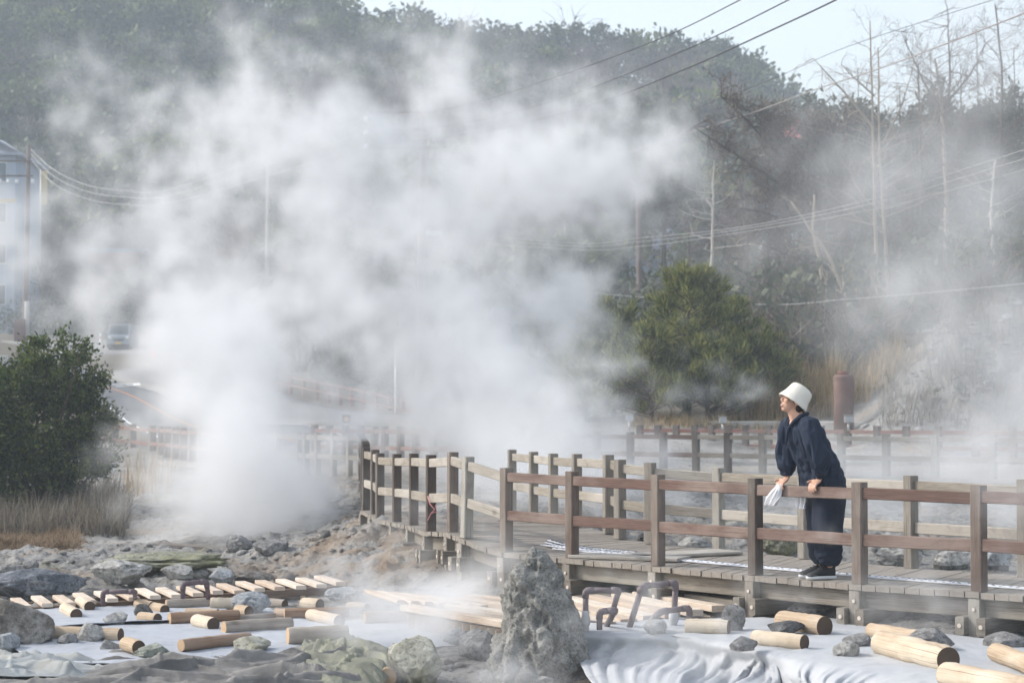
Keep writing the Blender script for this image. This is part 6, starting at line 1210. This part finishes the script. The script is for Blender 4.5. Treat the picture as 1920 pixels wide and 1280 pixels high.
def steam(label, lo, hi, vox, blobs, seed, warp=.45, gain=1.05, kmin=.12, cut=.05, slope=2.0, name_='', cap_=.8):
    n = tuple(int(round((h - l) / vox)) + 1 for l, h in zip(lo, hi)); hi = tuple(l + (k - 1) * vox for l, k in zip(lo, n))
    W = [spectral(n, vox, seed + i, 2.4, kmin * 1.3) * warp for i in range(3)]; nz = spectral(n, vox, seed + 9, slope, kmin)
    ax = [np.linspace(l, h, k, dtype=np.float32) for l, h, k in zip(lo, hi, n)]; S = np.zeros(n, np.float32)
    for px, py, d, rx, ry, rd, tau in blobs:
        if name_ == 'plume': tau *= float(np.interp(py, [100, 420, 520, 600], [.50, .64, .95, 1.35])) * (.6 if 640 < px < 860 and 100 < py < 340 else 1)
        elif name_ == 'veil': tau *= .62
        c = P(px, py, d); s_ = FPX / d; r = (rx / s_, rd, ry / s_); amp = tau / (rd * 2.5)
        sl = tuple(slice(max(0, int((cc - 3 * rr - 2 * warp - l) / vox)), max(0, int((cc + 3 * rr + 2 * warp - l) / vox) + 2)) for cc, rr, l in zip(c, r, lo))
        e = 0
        for i in range(3):
            sh = [None, None, None]; sh[i] = slice(None); e = e + ((ax[i][sl[i]][tuple(sh)] + W[i][sl] - c[i]) / r[i]) ** 2
        if np.size(e): S[sl] += amp * np.exp(-.5 * e)
    D = S * np.exp(gain * nz - .5 * gain * gain)
    pk = max(S.max(), 1e-6); D = np.clip(D - cut * pk * .1, 0, None)
    if name_ == 'plume': D = np.clip(D - .026, 0, None) * 1.15
    cap = cap_ * pk; D = cap * np.tanh(D / cap)
    for i in range(3):                                   # fade at the faces of the grid so that no box edge shows
        f = np.clip(np.minimum(np.arange(n[i]), n[i] - 1 - np.arange(n[i])) / 5, 0, 1)
        if i == 2: f = np.clip((n[i] - 1 - np.arange(n[i])) / 5, 0, 1)
        sh = [None, None, None]; sh[i] = slice(None); D = D * f[tuple(sh)]
    return grid_volume('steam', lo, hi, n, D, M['steam'], label)
m_ = bpy.data.materials.new('steam'); m_.use_nodes = True; nt = m_.node_tree; nt.nodes.clear()
o_ = nt.nodes.new('ShaderNodeOutputMaterial'); pv = nt.nodes.new('ShaderNodeVolumePrincipled'); nt.links.new(pv.outputs[0], o_.inputs['Volume'])
pv.inputs['Color'].default_value = (.92, .925, .935, 1); pv.inputs['Density'].default_value = 1.0; pv.inputs['Anisotropy'].default_value = 0.0
M['steam'] = m_
PL = [(440,985,28,95,40,1.2,2.6),(440,920,28,66,55,1.2,2.3),(455,830,28.5,62,60,1.2,2.2),(450,750,29,78,60,1.2,2.2),(450,670,29.5,72,60,1.3,2.2),(470,620,30,66,42,1.3,1.8),(560,985,27,45,50,.8,1.3),(345,992,28,36,24,.8,1.1),
 (530,690,30,40,36,1,.8),(345,700,30,40,40,1,.6),(375,780,29,36,45,1,.5),(590,900,28.5,36,70,.8,.8),
 (120,510,34,58,55,1.8,2.0),(110,430,34,50,40,1.6,1.3),(235,515,33,56,40,1.5,1.3),(320,520,33,50,50,1.5,.7),(350,575,32,50,36,1.5,.8),(390,560,32,55,45,1.5,.9),
 (165,310,36,50,40,2,1.4),(140,245,37,44,44,2,1.7),(225,215,37,66,42,2,1.7),(325,235,37,75,48,2,1.5),(420,205,37,75,50,2,1.1),(520,230,37,85,60,2,1.3),(430,330,36,90,65,2,.8),(560,350,36,110,75,2.2,1.7),(620,430,35,110,75,2.2,1.6),(500,450,35,90,65,2,1.2),(400,440,35,75,60,2,.45),(60,520,34.5,40,60,1.6,.9),
 (640,150,38,66,42,2,.8),(730,120,38,70,36,2,.7),(850,150,38,85,60,2,.8),(950,110,39,85,50,2,.8),(775,285,37,80,55,2,.30),(880,280,37,90,65,2,.9),(1000,195,38,75,60,2,.7),(1090,220,38,62,55,2,.75),(1150,290,38,52,55,2,.8),(1080,350,37,80,55,2,1.3),(980,350,37,80,55,2,1.2),(820,400,36,100,65,2,1.7),(950,440,36,95,65,2,1.6),(720,430,36,90,60,2,1.4),(1060,430,36,62,50,2,.8),(1150,390,36.5,45,45,1.5,.6),
 (700,520,35,105,55,2,1.5),(840,520,35,95,65,2,1.9),(880,610,34,92,65,1.8,2.2),(775,600,34,62,52,1.8,1.5),(990,570,34,72,60,1.8,1.2),(920,700,33,100,58,1.6,2.6),(1030,690,33,66,50,1.6,1.5),(940,780,32,110,46,1.6,3),(1065,780,32,66,40,1.4,1.8),(850,760,32,55,45,1.4,1.4),(650,590,34,50,36,1.5,.4),(620,500,35,66,42,1.5,1.1),
 (1000,845,30,115,34,1.4,2.2),(1130,825,30,60,28,1.2,1.1),(1210,815,33,40,24,1,.7),(1330,740,39,42,20,.7,.55),(1260,700,39,36,26,.7,.35)]
RV = [(1880,600,43,130,120,2.5,1.9),(1770,720,41,110,70,2,1.9),(1900,780,40,90,60,2.5,1.8),(1700,450,48,110,90,3,.5),(1860,400,48,120,90,3,.7),(1660,650,45,66,60,2,.35),(1800,200,54,150,120,3,.5),(1640,170,54,60,90,2,.55),(1450,420,50,110,90,3,.3),(1300,350,50,80,70,2,.3),(1900,150,54,120,100,3,.35),(1560,300,52,80,60,2.5,.25),(1640,860,34,70,40,1.2,.35)]
DK = [(985,915,24.5,95,55,1,1.3),(890,930,23.5,50,45,.8,.6),(1090,940,24,70,45,.9,.9),(1080,1000,22.5,70,30,.7,.8),(1180,990,23,60,35,.8,.5),(1850,880,24,120,50,1.2,1.2),(1700,900,25,90,45,1.2,.55),(1920,960,22,80,60,1.0,.6),(1480,960,24,60,26,.6,.35),(1620,1010,22,60,24,.6,.4),(820,1000,20.3,40,30,.35,.3)]
FG = [(740,1195,15.3,85,34,.45,1.9),(835,1180,15.5,55,42,.4,1.5),(680,1120,17,75,26,.45,.9),(800,1105,17,70,22,.45,1.1),(770,1050,18.6,45,30,.4,.5),(640,1215,14.7,50,20,.3,.7),(715,1245,14.1,36,18,.2,.6),(560,1230,14.3,60,14,.2,.4),(930,1245,13.5,55,18,.2,.45),(1080,1255,13.3,65,18,.2,.7),(1230,1262,13.1,65,18,.22,.8),(1310,1222,13.4,46,20,.22,.4),(900,1090,17,55,28,.4,.6),(960,1060,17.4,50,30,.4,.25),
 (1440,1132,14.9,34,18,.18,.45),(1545,940,14.35,20,20,.12,.08),(1880,910,13.1,75,100,.5,.36),(1910,1010,12.9,56,70,.45,.36),(1830,1135,13.3,70,30,.35,.5),(1670,930,13.8,30,60,.3,.10),(1740,1090,13.6,60,26,.3,.3),(1240,1165,13.9,50,16,.18,.3),(820,1240,13.9,36,16,.2,.3),(1640,1120,14.3,40,14,.2,.15)]
steam('big billowing white steam plume rising from the vents in the centre and at the left', (-12, 23, -.9), (6.5, 42.5, 10.6), .135, PL, 11, warp=.48, gain=1.25, kmin=.14, slope=1.8, name_='plume')
steam('thin veil of steam over the bare trees and rubble at the right', (2.5, 31, -.6), (16.5, 60, 13.5), .26, RV, 31, warp=.6, gain=1.1, kmin=.1, name_='veil')
steam('low steam drifting over the ground behind the deck', (-1.6, 18.4, -.6), (8.2, 28, 2.6), .10, DK, 51, warp=.22, gain=1.0, kmin=.2)
steam('wisps of ground steam in the foreground and before the right end of the deck', (-2.7, 12.2, -.75), (4.8, 19.6, 2.0), .052, FG, 71, warp=.13, gain=1.15, kmin=.35, cut=.25)

# ------------------------------------------------------------------ haze
m = MB(); lo = Vector((-260, -12, -14)); hi = Vector((260, 345, 120)); c = (lo + hi) / 2; v = [Vector((x, y, z)) for x in (lo.x, hi.x) for y in (lo.y, hi.y) for z in (lo.z, hi.z)]
m.v = v
for f in ((0, 1, 3, 2), (4, 6, 7, 5), (0, 4, 5, 1), (2, 3, 7, 6), (0, 2, 6, 4), (1, 5, 7, 3)): m.face(f, ((0, 0),) * 4)
m_ = bpy.data.materials.new('haze'); m_.use_nodes = True; nt = m_.node_tree; nt.nodes.clear(); o_ = nt.nodes.new('ShaderNodeOutputMaterial'); pv = nt.nodes.new('ShaderNodeVolumePrincipled')
pv.inputs['Color'].default_value = (.80, .90, 1.0, 1); pv.inputs['Density'].default_value = .0015; nt.links.new(pv.outputs[0], o_.inputs['Volume'])
tag(m.build('haze', m_), 'thin pale haze in the valley air', 'haze', kind='stuff')
